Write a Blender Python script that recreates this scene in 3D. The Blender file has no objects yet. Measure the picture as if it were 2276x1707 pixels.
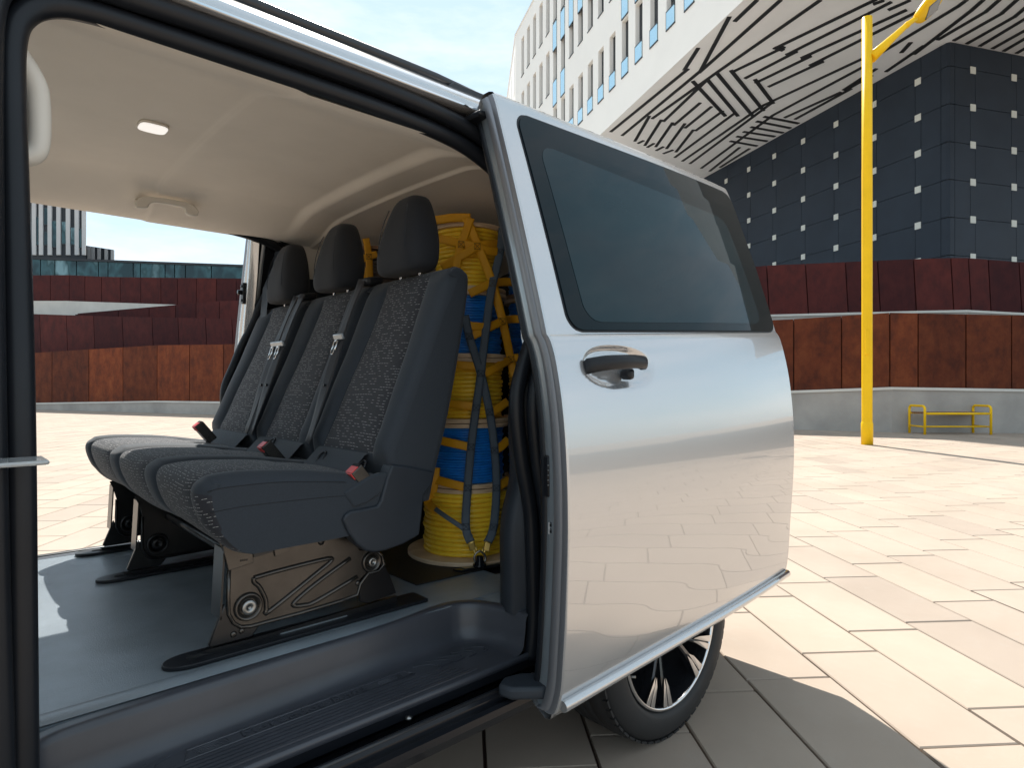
import bpy, bmesh, math, random
from math import sin, cos, pi, sqrt, radians as R
from mathutils import Vector, Matrix
random.seed(7)
SC = bpy.context.scene
COL = SC.collection

# ------------------------------------------------------------------ camera, sky, sun, exposure
F, CX, CY, H = 1382., 1138., 853.5, 1.1       # focal length and principal point in photo pixels, eye height
YAW = R(47.57)
cy_, sy_ = cos(YAW), sin(YAW)
cam = bpy.data.cameras.new('camera'); camo = bpy.data.objects.new('camera', cam); COL.objects.link(camo)
cam.sensor_width = 36; cam.lens = 36 * F / 2276; cam.clip_start = .02; cam.clip_end = 2000
camo.location = (0, 0, H); camo.rotation_euler = (pi / 2, 0, YAW - pi / 2)
SC.camera = camo

SUN = Vector((.52, .855, 0)).normalized(); EL = R(50)
sun = bpy.data.lights.new('sun', 'SUN'); sun.energy = 2.6; sun.angle = R(.5); sun.color = (1, .95, .87)
suno = bpy.data.objects.new('sun', sun); COL.objects.link(suno)
SDIR = Vector((SUN.x * cos(EL), SUN.y * cos(EL), sin(EL)))
suno.rotation_euler = SDIR.to_track_quat('Z', 'Y').to_euler(); suno.location = (0, 0, 40)
w = bpy.data.worlds.new('World'); SC.world = w; w.use_nodes = True
nt = w.node_tree; nt.nodes.clear()
sky = nt.nodes.new('ShaderNodeTexSky'); sky.sky_type = 'NISHITA'; sky.sun_disc = False
sky.sun_elevation = EL; sky.sun_rotation = math.atan2(SUN.x, SUN.y); sky.air_density = 1.0; sky.dust_density = .3; sky.ozone_density = 1.6
bgn = nt.nodes.new('ShaderNodeBackground'); bgn.inputs['Strength'].default_value = .15
outn = nt.nodes.new('ShaderNodeOutputWorld')
tc = nt.nodes.new('ShaderNodeTexCoord'); mp = nt.nodes.new('ShaderNodeMapping'); mp.inputs['Scale'].default_value = (1.2, 1.2, 4.5)
nz = nt.nodes.new('ShaderNodeTexNoise'); nz.inputs['Scale'].default_value = 2.2; nz.inputs['Detail'].default_value = 9; nz.inputs['Roughness'].default_value = .62
rp = nt.nodes.new('ShaderNodeValToRGB'); rp.color_ramp.elements[0].position = .40; rp.color_ramp.elements[1].position = .66
rp.color_ramp.elements[0].color = (1.24, 1.62, 1.80, 1); rp.color_ramp.elements[1].color = (1.98, 2.08, 2.14, 1)   # thin veil of high cloud: bluish gaps, whiter streaks
mxn = nt.nodes.new('ShaderNodeMixRGB'); mxn.inputs['Fac'].default_value = .90
L = nt.links.new
L(tc.outputs['Generated'], mp.inputs['Vector']); L(mp.outputs['Vector'], nz.inputs['Vector']); L(nz.outputs['Fac'], rp.inputs['Fac'])
L(rp.outputs['Color'], mxn.inputs['Color2']); L(sky.outputs['Color'], mxn.inputs['Color1']); L(mxn.outputs['Color'], bgn.inputs['Color']); L(bgn.outputs['Background'], outn.inputs['Surface'])
SC.view_settings.view_transform = 'Standard'; SC.view_settings.look = 'None'; SC.view_settings.exposure = 1.72
SC.view_settings.gamma = 1; SC.view_settings.use_curve_mapping = False
SC.cycles.max_bounces = 10; SC.cycles.diffuse_bounces = 6; SC.cycles.glossy_bounces = 4; SC.cycles.transparent_max_bounces = 8
SC.cycles.use_denoising = True

# ------------------------------------------------------------------ measuring helpers (photo point -> point on a known plane)
def ray(px, py):
    k = (px - CX) / F; m = (CY - py) / F
    return (cy_ + k * sy_, sy_ - k * cy_, m)
def at_d(px, py, d): r = ray(px, py); return Vector((r[0] * d, r[1] * d, H + r[2] * d))
def at_y(px, py, y): r = ray(px, py); return at_d(px, py, y / r[1])
def at_z(px, py, z): r = ray(px, py); return at_d(px, py, (z - H) / r[2])
def ld(lat, d, z=0): return Vector((d * cy_ + lat * sy_, d * sy_ - lat * cy_, z))   # lateral / depth -> world
def lat_(px, d): return (px - CX) / F * d
YC = 1.935                                                                        # the van's centre line

# ------------------------------------------------------------------ materials
def mat(name, col, rough=.5, metal=0, **k):
    m = bpy.data.materials.new(name); m.use_nodes = True
    b = m.node_tree.nodes['Principled BSDF']
    b.inputs['Base Color'].default_value = (*col, 1); b.inputs['Roughness'].default_value = rough; b.inputs['Metallic'].default_value = metal
    for a, v in k.items():
        b.inputs[a.replace('_', ' ')].default_value = v
    return m
def nd(m, t, **k):
    n = m.node_tree.nodes.new(t)
    for a, v in k.items(): setattr(n, a, v)
    return n
def lk(m, a, b): m.node_tree.links.new(a, b)
def bsdf(m): return m.node_tree.nodes['Principled BSDF']
def coords(m, scale=(1, 1, 1), kind='Object'):
    t = nd(m, 'ShaderNodeTexCoord'); p = nd(m, 'ShaderNodeMapping'); p.inputs['Scale'].default_value = scale
    lk(m, t.outputs[kind], p.inputs['Vector']); return p.outputs['Vector']
def worldpos(m, scale=(1, 1, 1)):
    t = nd(m, 'ShaderNodeNewGeometry'); p = nd(m, 'ShaderNodeMapping'); p.inputs['Scale'].default_value = scale
    lk(m, t.outputs['Position'], p.inputs['Vector']); return p.outputs['Vector']
def noise(m, vec, scale, detail=4, rough=.55):
    n = nd(m, 'ShaderNodeTexNoise'); n.inputs['Scale'].default_value = scale; n.inputs['Detail'].default_value = detail; n.inputs['Roughness'].default_value = rough
    lk(m, vec, n.inputs['Vector']); return n.outputs['Fac']
def ramp(m, fac, *stops):
    r = nd(m, 'ShaderNodeValToRGB'); e = r.color_ramp.elements
    while len(e) < len(stops): e.new(.5)
    for el, (p, c) in zip(e, stops): el.position = p; el.color = (*c, 1) if len(c) == 3 else c
    lk(m, fac, r.inputs['Fac']); return r.outputs['Color']
def mixc(m, fac, a, b, mode='MIX'):
    n = nd(m, 'ShaderNodeMixRGB', blend_type=mode)
    for s, v in ((0, fac), (1, a), (2, b)):
        if isinstance(v, (int, float)): n.inputs[s].default_value = v
        elif isinstance(v, tuple): n.inputs[s].default_value = (*v, 1)
        else: lk(m, v, n.inputs[s])
    return n.outputs[0]
def math_(m, op, a, b=0., c=0.):
    n = nd(m, 'ShaderNodeMath', operation=op)
    for s, v in ((0, a), (1, b), (2, c)):
        if isinstance(v, (int, float)): n.inputs[s].default_value = v
        else: lk(m, v, n.inputs[s])
    return n.outputs[0]
def bump(m, h, strength=.3, dist=.002):
    b = nd(m, 'ShaderNodeBump'); b.inputs['Strength'].default_value = strength; b.inputs['Distance'].default_value = dist
    lk(m, h, b.inputs['Height']); lk(m, b.outputs['Normal'], bsdf(m).inputs['Normal'])
def tinted(m, col, amt=.25, scale=8, vec=None, detail=6):
    v = vec or coords(m); f = noise(m, v, scale, detail)
    c = ramp(m, f, (.3, tuple(x * (1 - amt) for x in col)), (.7, tuple(min(1, x * (1 + amt)) for x in col)))
    lk(m, c, bsdf(m).inputs['Base Color']); return f
def grained(name, col, rough=.5, gscale=900, gstr=.25, gdist=.0006, amt=.15, **k):
    m = mat(name, col, rough, **k); v = worldpos(m)
    tinted(m, col, amt, 6, v); bump(m, noise(m, v, gscale, 2), gstr, gdist); return m

M = {}
M['paint'] = mat('silver paint', (.52, .525, .535), .24, .72, Coat_Weight=1., Coat_Roughness=.015, Coat_IOR=1.75)
v = worldpos(M['paint']); f = noise(M['paint'], v, 2600, 1); lk(M['paint'], ramp(M['paint'], f, (.35, (.50, .505, .515)), (.65, (.575, .58, .59))), bsdf(M['paint']).inputs['Base Color'])
M['dim_silver'] = mat('dimmed silver', (.30, .34, .37), .28, .5, Coat_Weight=.3)  # body silver darkened for shade on the shut face; also grey small parts
M['hem'] = mat('dimmed hem silver', (.26, .265, .285), .40, .55)  # body silver darkened to imitate the dim reflection in the door fold
M['chrome'] = mat('bright trim', (.78, .80, .82), .08, 1)
M['steel'] = mat('zinc steel', (.34, .34, .33), .38, 1)
M['gold'] = mat('yellow zinc', (.75, .52, .16), .28, .9)
M['rubber'] = grained('door seal rubber', (.010, .012, .016), .40, 500, .1)
M['black'] = grained('black plastic', (.013, .0145, .018), .38, 1400, .25, .0004)
M['blackgloss'] = mat('gloss black', (.010, .011, .014), .16)
M['cover'] = grained('grained anthracite plastic', (.028, .034, .043), .45, 1500, .45, .0006)
M['steptread'] = grained('step moulding plastic', (.052, .056, .068), .34, 1800, .10, .0003)
M['floor'] = grained('rubber floor covering', (.21, .245, .275), .23, 420, .55, .0012)
M['carpet'] = mat('speckled load floor', (.012, .012, .013), .55)
m = M['carpet']; v = worldpos(m); f = noise(m, v, 520, 2); lk(m, ramp(m, f, (.60, (.010, .010, .011)), (.74, (.16, .15, .14))), bsdf(m).inputs['Base Color']); bump(m, noise(m, v, 260, 3), .8, .003)
M['liner'] = grained('headliner fabric', (.90, .84, .75), .88, 1100, .35, .0008, .03)
M['creamplastic'] = grained('cream plastic', (.72, .68, .61), .45, 1500, .2, .0004, .03)
M['lens'] = mat('frosted lens', (.95, .94, .92), .3, Emission_Color=(1, .96, .92, 1), Emission_Strength=.20)
m = M['lens']; v = worldpos(m); bump(m, noise(m, v, 300, 1), .5, .001)
M['fabric'] = mat('plain seat fabric', (.026, .033, .043), .85, Sheen_Weight=.12, Sheen_Roughness=.4)
m = M['fabric']; v = worldpos(m); tinted(m, (.026, .033, .043), .2, 900, v, 2); bump(m, noise(m, v, 1300, 2), .4, .0008)
M['darkfabric'] = mat('head restraint fabric', (.012, .014, .019), .85, Sheen_Weight=.05)
m = M['darkfabric']; v = worldpos(m); tinted(m, (.012, .014, .019), .25, 900, v, 2); bump(m, noise(m, v, 1300, 2), .4, .0008)
# dashed seat cloth, laid out on the cloth's own UVs (metres)
m = M['dash'] = mat('dashed seat cloth', (.03, .03, .036), .85, Sheen_Weight=.1)
uvn = nd(m, 'ShaderNodeTexCoord'); sp = nd(m, 'ShaderNodeSeparateXYZ'); lk(m, uvn.outputs['UV'], sp.inputs[0])
rowh, cellw = .0078, .0105
wig = math_(m, 'MULTIPLY', math_(m, 'SINE', math_(m, 'MULTIPLY', sp.outputs[0], 40.)), .0012)
vv = math_(m, 'DIVIDE', math_(m, 'ADD', sp.outputs[1], wig), rowh); row = math_(m, 'FLOOR', vv); fr = math_(m, 'FRACT', vv)
wn = nd(m, 'ShaderNodeTexWhiteNoise', noise_dimensions='1D'); lk(m, row, wn.inputs['W'])
uu = math_(m, 'ADD', math_(m, 'DIVIDE', sp.outputs[0], cellw), math_(m, 'MULTIPLY', wn.outputs['Value'], 17.)); cell = math_(m, 'FLOOR', uu); fu = math_(m, 'FRACT', uu)
cb = nd(m, 'ShaderNodeCombineXYZ'); lk(m, cell, cb.inputs[0]); lk(m, row, cb.inputs[1])
wn2 = nd(m, 'ShaderNodeTexWhiteNoise', noise_dimensions='2D'); lk(m, cb.outputs[0], wn2.inputs['Vector'])
on = math_(m, 'MULTIPLY', math_(m, 'GREATER_THAN', wn2.outputs['Value'], .58), math_(m, 'LESS_THAN', fr, .16))
on = math_(m, 'MULTIPLY', on, math_(m, 'LESS_THAN', fu, .74))
gap = math_(m, 'GREATER_THAN', math_(m, 'ABSOLUTE', math_(m, 'SUBTRACT', fu, .37)), .03); on = math_(m, 'MULTIPLY', on, gap)
v = worldpos(m); base = ramp(m, noise(m, v, 900, 2), (.3, (.015, .016, .021)), (.7, (.026, .027, .034)))
lk(m, mixc(m, on, base, (.34, .335, .33)), bsdf(m).inputs['Base Color']); bump(m, noise(m, v, 1300, 2), .4, .0008)
M['belt'] = mat('belt webbing', (.022, .022, .026), .6)
M['red'] = mat('red release button', (.62, .05, .05), .4)
M['bracket'] = mat('coated seat bracket steel', (.078, .072, .066), .27, .75); tinted(M['bracket'], (.078, .072, .066), .2, 14)
M['bracketblack'] = mat('black bracket steel', (.010, .010, .011), .28)
M['tyre'] = grained('tyre rubber', (.018, .018, .019), .62, 300, .4, .001)
M['alloyblack'] = mat('black alloy', (.016, .017, .020), .16, .1, Coat_Weight=.6)
M['alloy'] = mat('machined alloy', (.68, .68, .69), .22, 1)
M['glassdark'] = mat('tinted window glass', (.012, .030, .036), .02, 0, IOR=1.30)
m = M['glassdark']; v = worldpos(m, (1, 1, 2.2)); lk(m, ramp(m, noise(m, v, 2.2, 5), (.3, (.004, .017, .025)), (.75, (.010, .030, .038))), bsdf(m).inputs['Base Color'])
M['frit'] = mat('black glass border', (.003, .010, .014), .02, 0, IOR=1.25)
M['cabglass'] = mat('cab glass', (.9, .95, .93), .0)
m = M['cabglass']; tr = nd(m, 'ShaderNodeBsdfTransparent'); gl = nd(m, 'ShaderNodeBsdfGlossy'); gl.inputs['Roughness'].default_value = .01; ms = nd(m, 'ShaderNodeMixShader'); ms.inputs[0].default_value = .06
tr.inputs[0].default_value = (.93, .96, .95, 1); lk(m, tr.outputs[0], ms.inputs[1]); lk(m, gl.outputs[0], ms.inputs[2]); lk(m, ms.outputs[0], m.node_tree.nodes['Material Output'].inputs[0])
m = M['privacy'] = mat('privacy glass', (.02, .03, .03), .02)
tr = nd(m, 'ShaderNodeBsdfTransparent'); gl = nd(m, 'ShaderNodeBsdfGlossy'); gl.inputs['Roughness'].default_value = .01; ms = nd(m, 'ShaderNodeMixShader'); ms.inputs[0].default_value = .08
tr.inputs[0].default_value = (.06, .075, .08, 1); lk(m, tr.outputs[0], ms.inputs[1]); lk(m, gl.outputs[0], ms.inputs[2]); lk(m, ms.outputs[0], m.node_tree.nodes['Material Output'].inputs[0])
M['clear'] = mat('clear plastic', (.9, .92, .92), .05, Transmission_Weight=.7)
M['sticker'] = mat('sticker white', (.8, .8, .8), .4)
# cable and drums
def cable_mat(name, c):
    m = mat(name, c, .36); v = worldpos(m); tinted(m, c, .10, 30, v); return m
M['yellow'] = cable_mat('yellow cable', (.95, .62, .04))
M['blue'] = cable_mat('blue cable', (.012, .20, .66))
M['greycable'] = cable_mat('grey brown cable', (.09, .07, .06))
m = M['wood'] = mat('plywood', (.56, .40, .25), .6); v = coords(m, (1, 1, 14)); f = noise(m, v, 9, 6)
lk(m, ramp(m, f, (.3, (.50, .34, .20)), (.55, (.74, .57, .39)), (.8, (.84, .69, .50))), bsdf(m).inputs['Base Color'])
m = M['woodbrown'] = mat('stained plywood', (.26, .14, .08), .6); v = coords(m, (1, 1, 14)); lk(m, ramp(m, noise(m, v, 9, 6), (.3, (.16, .08, .045)), (.7, (.33, .19, .11))), bsdf(m).inputs['Base Color'])
def webbing(name, c):
    m = mat(name, c, .55); v = worldpos(m); wv = nd(m, 'ShaderNodeTexWave', wave_type='BANDS', bands_direction='Z'); wv.inputs['Scale'].default_value = 110; wv.inputs['Distortion'].default_value = .3
    lk(m, v, wv.inputs['Vector']); lk(m, ramp(m, wv.outputs['Fac'], (.2, tuple(x * .72 for x in c)), (.7, tuple(x * 1.1 for x in c))), bsdf(m).inputs['Base Color']); bump(m, wv.outputs['Fac'], .4, .0012); return m
M['ywebbing'] = webbing('yellow webbing', (.80, .38, .006)); M['gwebbing'] = webbing('grey webbing', (.085, .12, .16)); M['thread'] = mat('dark thread', (.10, .06, .012), .7)
M['gthread'] = mat('black thread', (.02, .022, .025), .7)
# outdoors
def slab_mat(name, k=1.):
    m = mat(name, (.5, .44, .37), .8); v = worldpos(m)
    big = noise(m, v, 1.1, 5, .6); fine = noise(m, v, 420, 2)
    c = ramp(m, big, (.3, (.352, .284, .229)), (.7, (.432, .352, .288)))
    c = mixc(m, ramp(m, fine, (.35, (.25, .25, .25)), (.65, (0, 0, 0))), c, (.36, .31, .265))
    blot = noise(m, v, 9, 4, .7); c = mixc(m, ramp(m, blot, (.55, (0, 0, 0)), (.80, (.5, .5, .5))), c, (.40, .35, .30))
    oi = nd(m, 'ShaderNodeObjectInfo'); at = nd(m, 'ShaderNodeAttribute', attribute_name='tone')
    t = math_(m, 'ADD', math_(m, 'MULTIPLY', oi.outputs['Random'], k), at.outputs['Fac'])
    c = mixc(m, 1., c, ramp(m, t, (0, (.86, .865, .875)), (.10, (.93, .93, .935)), (.30, (.985, .985, .985)), (1, (1.02, 1.015, 1.0))), 'MULTIPLY')
    lk(m, c, bsdf(m).inputs['Base Color']); bump(m, fine, .5, .0015); return m
M['slab'] = slab_mat('concrete paving slab'); M['slabmany'] = slab_mat('concrete paving field', 0.)
M['joint'] = mat('paving bed', (.085, .052, .042), .95); tinted(M['joint'], (.085, .052, .042), .4, 3, worldpos(M['joint']))
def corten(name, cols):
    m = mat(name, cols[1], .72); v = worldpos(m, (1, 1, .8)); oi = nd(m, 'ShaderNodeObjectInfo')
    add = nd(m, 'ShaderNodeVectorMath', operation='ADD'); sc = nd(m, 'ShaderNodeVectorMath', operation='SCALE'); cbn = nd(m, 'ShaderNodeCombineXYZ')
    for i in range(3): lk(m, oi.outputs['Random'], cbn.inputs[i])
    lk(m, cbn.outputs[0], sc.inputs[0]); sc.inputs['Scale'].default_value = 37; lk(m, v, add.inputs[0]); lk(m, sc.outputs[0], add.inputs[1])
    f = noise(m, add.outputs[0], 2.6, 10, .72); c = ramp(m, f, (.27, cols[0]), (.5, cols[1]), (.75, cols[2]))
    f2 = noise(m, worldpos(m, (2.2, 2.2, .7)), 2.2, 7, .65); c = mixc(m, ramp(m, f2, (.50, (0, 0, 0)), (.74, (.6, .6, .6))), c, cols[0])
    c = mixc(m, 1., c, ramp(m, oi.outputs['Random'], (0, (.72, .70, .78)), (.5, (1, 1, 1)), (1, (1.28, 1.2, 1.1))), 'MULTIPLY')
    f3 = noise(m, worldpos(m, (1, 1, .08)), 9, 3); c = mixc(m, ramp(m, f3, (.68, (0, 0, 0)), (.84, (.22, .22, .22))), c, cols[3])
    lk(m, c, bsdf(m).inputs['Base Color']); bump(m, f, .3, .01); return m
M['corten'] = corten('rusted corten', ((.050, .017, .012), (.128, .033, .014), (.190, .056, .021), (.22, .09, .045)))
M['cortendark'] = corten('dark purple corten', ((.036, .013, .015), (.068, .017, .017), (.092, .023, .021), (.10, .05, .048)))  # darker, more purple tint for the upper wall tiers
def plain(name, c, amt=.1, scale=1.5, rough=.75): m = mat(name, c, rough); tinted(m, c, amt, scale, worldpos(m)); return m
M['concrete'] = plain('grey concrete', (.37, .345, .32), .16, 1.3); M['coping'] = plain('pale coping', (.60, .58, .54), .08)
M['render'] = plain('white render', (.90, .885, .85), .03, .4, .85); M['reveal'] = plain('window reveal', (.78, .78, .77), .03)
M['soffit'] = plain('grey soffit', (.80, .79, .79), .05, .6); M['stripe'] = mat('black strip', (.016, .016, .018), .5)
M['darkpanel'] = plain('slate facade panel', (.027, .037, .053), .10, .9, .42); M['gapdark'] = mat('panel gap', (.006, .007, .009), .9)
M['square'] = mat('pale facade square', (.62, .64, .60), .4)
M['skyglass'] = mat('blue facade glass', (.55, .74, .82), .05, .85); M['winframe'] = mat('dark window frame', (.03, .04, .05), .4); M['windark'] = mat('dark window pane', (.02, .026, .034), .06)
M['blind'] = mat('window blind', (.05, .055, .06), .6)
M['bandglass'] = mat('teal band glass', (.02, .065, .08), .05, .2)
m = M['bandglass']; v = worldpos(m, (.5, .5, .25)); f = noise(m, v, 1.4, 3, .5); lk(m, ramp(m, f, (.42, (.008, .03, .038)), (.50, (.03, .085, .10)), (.56, (.012, .045, .05)), (.68, (.16, .27, .30))), bsdf(m).inputs['Base Color'])
M['stripewhite'] = plain('pale stripe cladding', (.50, .51, .52), .04); M['stripeblack'] = plain('navy stripe cladding', (.022, .028, .036), .1)
M['lampyellow'] = mat('yellow lacquer', (.88, .53, .012), .38); tinted(M['lampyellow'], (.88, .53, .012), .06, 3, worldpos(M['lampyellow']))
M['benchwood'] = mat('bench boards', (.20, .09, .05), .6); M['lamplens'] = mat('lamp lens', (.12, .13, .14), .15)
M['grey_rail'] = mat('roof rail black', (.02, .022, .026), .3)

for k_ in ('corten', 'cortendark', 'darkpanel', 'concrete', 'slab', 'slabmany', 'lampyellow'): bsdf(M[k_]).inputs['Specular IOR Level'].default_value = .15
for k_ in ('rubber', 'black', 'blackgloss', 'cover'): bsdf(M[k_]).inputs['Specular IOR Level'].default_value = .28
bsdf(M['floor']).inputs['Specular IOR Level'].default_value = .8

# ------------------------------------------------------------------ mesh helpers
class MB:
    def __init__(s): s.bm = bmesh.new(); s.uv = None
    def face(s, vs, mi=0, smooth=False):
        try: f = s.bm.faces.new(vs)
        except ValueError: return None
        f.material_index = mi; f.smooth = smooth; return f
    def v(s, p): return s.bm.verts.new(p)
    def quad(s, a, b, c, d, mi=0): return s.face([s.v(a), s.v(b), s.v(c), s.v(d)], mi)
    def box(s, a, b, mi=0):
        (x0, y0, z0), (x1, y1, z1) = a, b
        p = [s.v(q) for q in ((x0, y0, z0), (x1, y0, z0), (x1, y1, z0), (x0, y1, z0), (x0, y0, z1), (x1, y0, z1), (x1, y1, z1), (x0, y1, z1))]
        for q in ((3, 2, 1, 0), (4, 5, 6, 7), (0, 1, 5, 4), (1, 2, 6, 5), (2, 3, 7, 6), (3, 0, 4, 7)): s.face([p[i] for i in q], mi)
    def obox(s, c, ax, ay, az, mi=0):                 # oriented box: centre and three half-axis vectors
        c, ax, ay, az = map(Vector, (c, ax, ay, az))
        p = [s.v(c + i * ax + j * ay + k * az) for k in (-1, 1) for (i, j) in ((-1, -1), (1, -1), (1, 1), (-1, 1))]
        for q in ((3, 2, 1, 0), (4, 5, 6, 7), (0, 1, 5, 4), (1, 2, 6, 5), (2, 3, 7, 6), (3, 0, 4, 7)): s.face([p[i] for i in q], mi)
    def prism(s, pts, d, mi=0, smooth=False):         # polygon extruded by vector d
        a = [s.v(p) for p in pts]; b = [s.v(Vector(p) + Vector(d)) for p in pts]; n = len(pts)
        s.face(a[::-1], mi); s.face(b, mi)
        for i in range(n): s.face([a[i], a[(i + 1) % n], b[(i + 1) % n], b[i]], mi, smooth)
    def loft(s, secs, close=False, caps=False, mi=0, smooth=True, mifn=None):
        rows = [[s.v(p) for p in sec] for sec in secs]; n = len(rows[0])
        for i in range(len(rows) - 1):
            for j in range(n if close else n - 1):
                k = (j + 1) % n
                s.face([rows[i][j], rows[i][k], rows[i + 1][k], rows[i + 1][j]], mifn(i, j) if mifn else mi, smooth)
        if caps: s.face(rows[0][::-1], mi); s.face(rows[-1], mi)
        return rows
    def tube(s, path, r, n=10, mi=0, closed=False, caps=True, flat=None):
        path = [Vector(p) for p in path]; secs = []; up = Vector((0, 0, 1)); prev = None
        for i, p in enumerate(path):
            if closed: t = path[(i + 1) % len(path)] - path[i - 1]
            else: t = path[min(i + 1, len(path) - 1)] - path[max(i - 1, 0)]
            t.normalize()
            if prev is None:
                ref = up if abs(t.z) < .9 else Vector((0, 1, 0)); a = t.cross(ref).normalized()
            else:
                a = (prev - t * prev.dot(t)).normalized()
            prev = a; b = t.cross(a); rr = r[i] if isinstance(r, (list, tuple)) else r; fl = flat or 1
            secs.append([p + a * (cos(2 * pi * j / n) * rr) + b * (sin(2 * pi * j / n) * rr * fl) for j in range(n)])
        if closed: secs.append(secs[0])
        s.loft(secs, True, caps and not closed, mi)
    def lathe(s, prof, c, axis='Z', n=32, mi=0, smooth=True, mifn=None):
        c = Vector(c); secs = []
        for r, h in prof:
            ring = []
            for j in range(n):
                a = 2 * pi * j / n
                ring.append(c + (Vector((r * cos(a), r * sin(a), h)) if axis == 'Z' else Vector((r * cos(a), h, r * sin(a))) if axis == 'Y' else Vector((h, r * cos(a), r * sin(a)))))
            secs.append(ring)
        s.loft(secs, True, False, mi, smooth, mifn)
    def cyl(s, c, r, h, axis='Y', n=24, mi=0): s.lathe([(1e-4, 0), (r * .96, 0), (r, h * .08), (r, h * .92), (r * .96, h), (1e-4, h)], c, axis, n, mi)
def offs(o):
    t = Vector((0, 0, 0))
    while o is not None: t += o.location; o = o.parent
    return t
def clean(name): return name
def obj(name, mb, m, parent=None, bevel=0, seg=2, subsurf=0, autosmooth=None, tag=None):
    bm = mb.bm; bm.normal_update(); bmesh.ops.recalc_face_normals(bm, faces=bm.faces)
    if len(bm.verts):
        lo = Vector([min(v.co[i] for v in bm.verts) for i in range(3)]); hi = Vector([max(v.co[i] for v in bm.verts) for i in range(3)])
        c = (lo + hi) / 2
        if parent is None: c.z = lo.z
    else: c = Vector((0, 0, 0))
    bmesh.ops.translate(bm, verts=bm.verts, vec=-c)
    me = bpy.data.meshes.new(name); bm.to_mesh(me); bm.free()
    for q in (m if isinstance(m, (list, tuple)) else [m]): me.materials.append(q)
    o = bpy.data.objects.new(name, me); COL.objects.link(o)
    if parent is not None: o.parent = parent; o.location = c - offs(parent)
    else: o.location = c
    if bevel:
        b = o.modifiers.new('bevel', 'BEVEL'); b.width = bevel; b.segments = seg; b.limit_method = 'ANGLE'; b.angle_limit = R(35); b.harden_normals = False
        for p in me.polygons: p.use_smooth = True
        me.set_sharp_from_angle(angle=R(50)) if hasattr(me, 'set_sharp_from_angle') else None
    if subsurf:
        b = o.modifiers.new('subsurf', 'SUBSURF'); b.levels = subsurf; b.render_levels = subsurf
    if tag: settag(o, *tag)
    return o
def settag(o, label=None, cat=None, group=None, kind=None):
    if label: o['label'] = label
    if cat: o['category'] = cat
    if group: o['group'] = group
    if kind: o['kind'] = kind
    return o
def thing(name, loc, label, cat, group=None):
    o = bpy.data.objects.new(name, None); COL.objects.link(o); o.location = loc; o.empty_display_size = .1
    return settag(o, label, cat, group)
def lerp(a, b, t): return a + (b - a) * t
def interp(x, pts):
    if x <= pts[0][0]: return pts[0][1]
    for (a, b), (c, d) in zip(pts, pts[1:]):
        if x <= c: return lerp(b, d, (x - a) / (c - a))
    return pts[-1][1]
def sm(t): t = max(0, min(1, t)); return t * t * (3 - 2 * t)
def catmull(pts, n=6):
    P = [Vector(p) for p in pts]; out = []
    for i in range(len(P) - 1):
        a, b, c, d = P[max(i - 1, 0)], P[i], P[i + 1], P[min(i + 2, len(P) - 1)]
        for k in range(n):
            t = k / n; out.append(.5 * ((2 * b) + (c - a) * t + (2 * a - 5 * b + 4 * c - d) * t * t + (3 * b - a - 3 * c + d) * t ** 3))
    out.append(P[-1]); return out

# ------------------------------------------------------------------ the plaza
mb = MB(); mb.quad((-400, -400, -.016), (400, -400, -.016), (400, 400, -.016), (-400, 400, -.016))
ground = obj('plaza_pavement', mb, M['joint'], tag=('pale concrete slab paving of the open plaza', 'pavement', None, 'structure'))
PA = R(51.63); D1 = Vector((cos(PA), sin(PA), 0)); D2 = Vector((sin(PA), -cos(PA), 0))   # slab length / row direction
RW, SL, GAP = .327, .663, .0085
def slab_rows(n): return 1.358 + RW * n
def slab_off(n): return .625 + .167 * (n - 1) + .05 * sin(n * 2.3)
smb = MB(); hw, hl = (RW - GAP) / 2, (SL - GAP) / 2; ch = .004
lo = [(-hl, -hw, -.02), (hl, -hw, -.02), (hl, hw, -.02), (-hl, hw, -.02)]; mi_ = [(x, y, -ch) for x, y, z in lo]; hi = [((abs(x) - ch) * (1 if x > 0 else -1), (abs(y) - ch) * (1 if y > 0 else -1), 0) for x, y, z in lo]
smb.loft([[Vector(p) for p in q] for q in (lo, mi_, hi)], True, False, 0, False); vs = [v for v in smb.bm.verts if v.co.z > -.001]; smb.face(vs)
bmesh.ops.recalc_face_normals(smb.bm, faces=smb.bm.faces)
slabmesh = bpy.data.meshes.new('paving_slab'); smb.bm.to_mesh(slabmesh); smb.bm.free(); slabmesh.materials.append(M['slab'])
cands = []
for n in range(-100, 110):
    q = slab_rows(n) + RW / 2; o0 = slab_off(n)
    for k in range(-62, 62):
        p = o0 + SL * (k + .5); c = D1 * p + D2 * q
        d = c.x * cy_ + c.y * sy_; l = c.x * sy_ - c.y * cy_
        if abs(c.x) > 30 or abs(c.y) > 30: continue
        px = CX + F * l / d if d > .8 else None; py = CY + F * H / d if d > .8 else None
        vis = px is not None and -60 < px < 2340 and py < 1790 and not (c.y > 1.15 and c.y < 2.75 and c.x < 2.4) and not (py > 1330 and px < 860) and (px > 1180 or px < 540)
        sz = (F / d) ** 2 * H / d if vis else 0
        cands.append((sz, n, k, c))
cands.sort(key=lambda t: -t[0])
for i, (sz, n, k, c) in enumerate(cands[:300]):
    o = bpy.data.objects.new('paving_slab', slabmesh); COL.objects.link(o); o.parent = ground
    o.location = Vector((c.x, c.y, random.uniform(-.0008, .0008))) - offs(ground); o.rotation_euler = (0, 0, PA + random.uniform(-.002, .002))
vv_, ff_, tone = [], [], []
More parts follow.
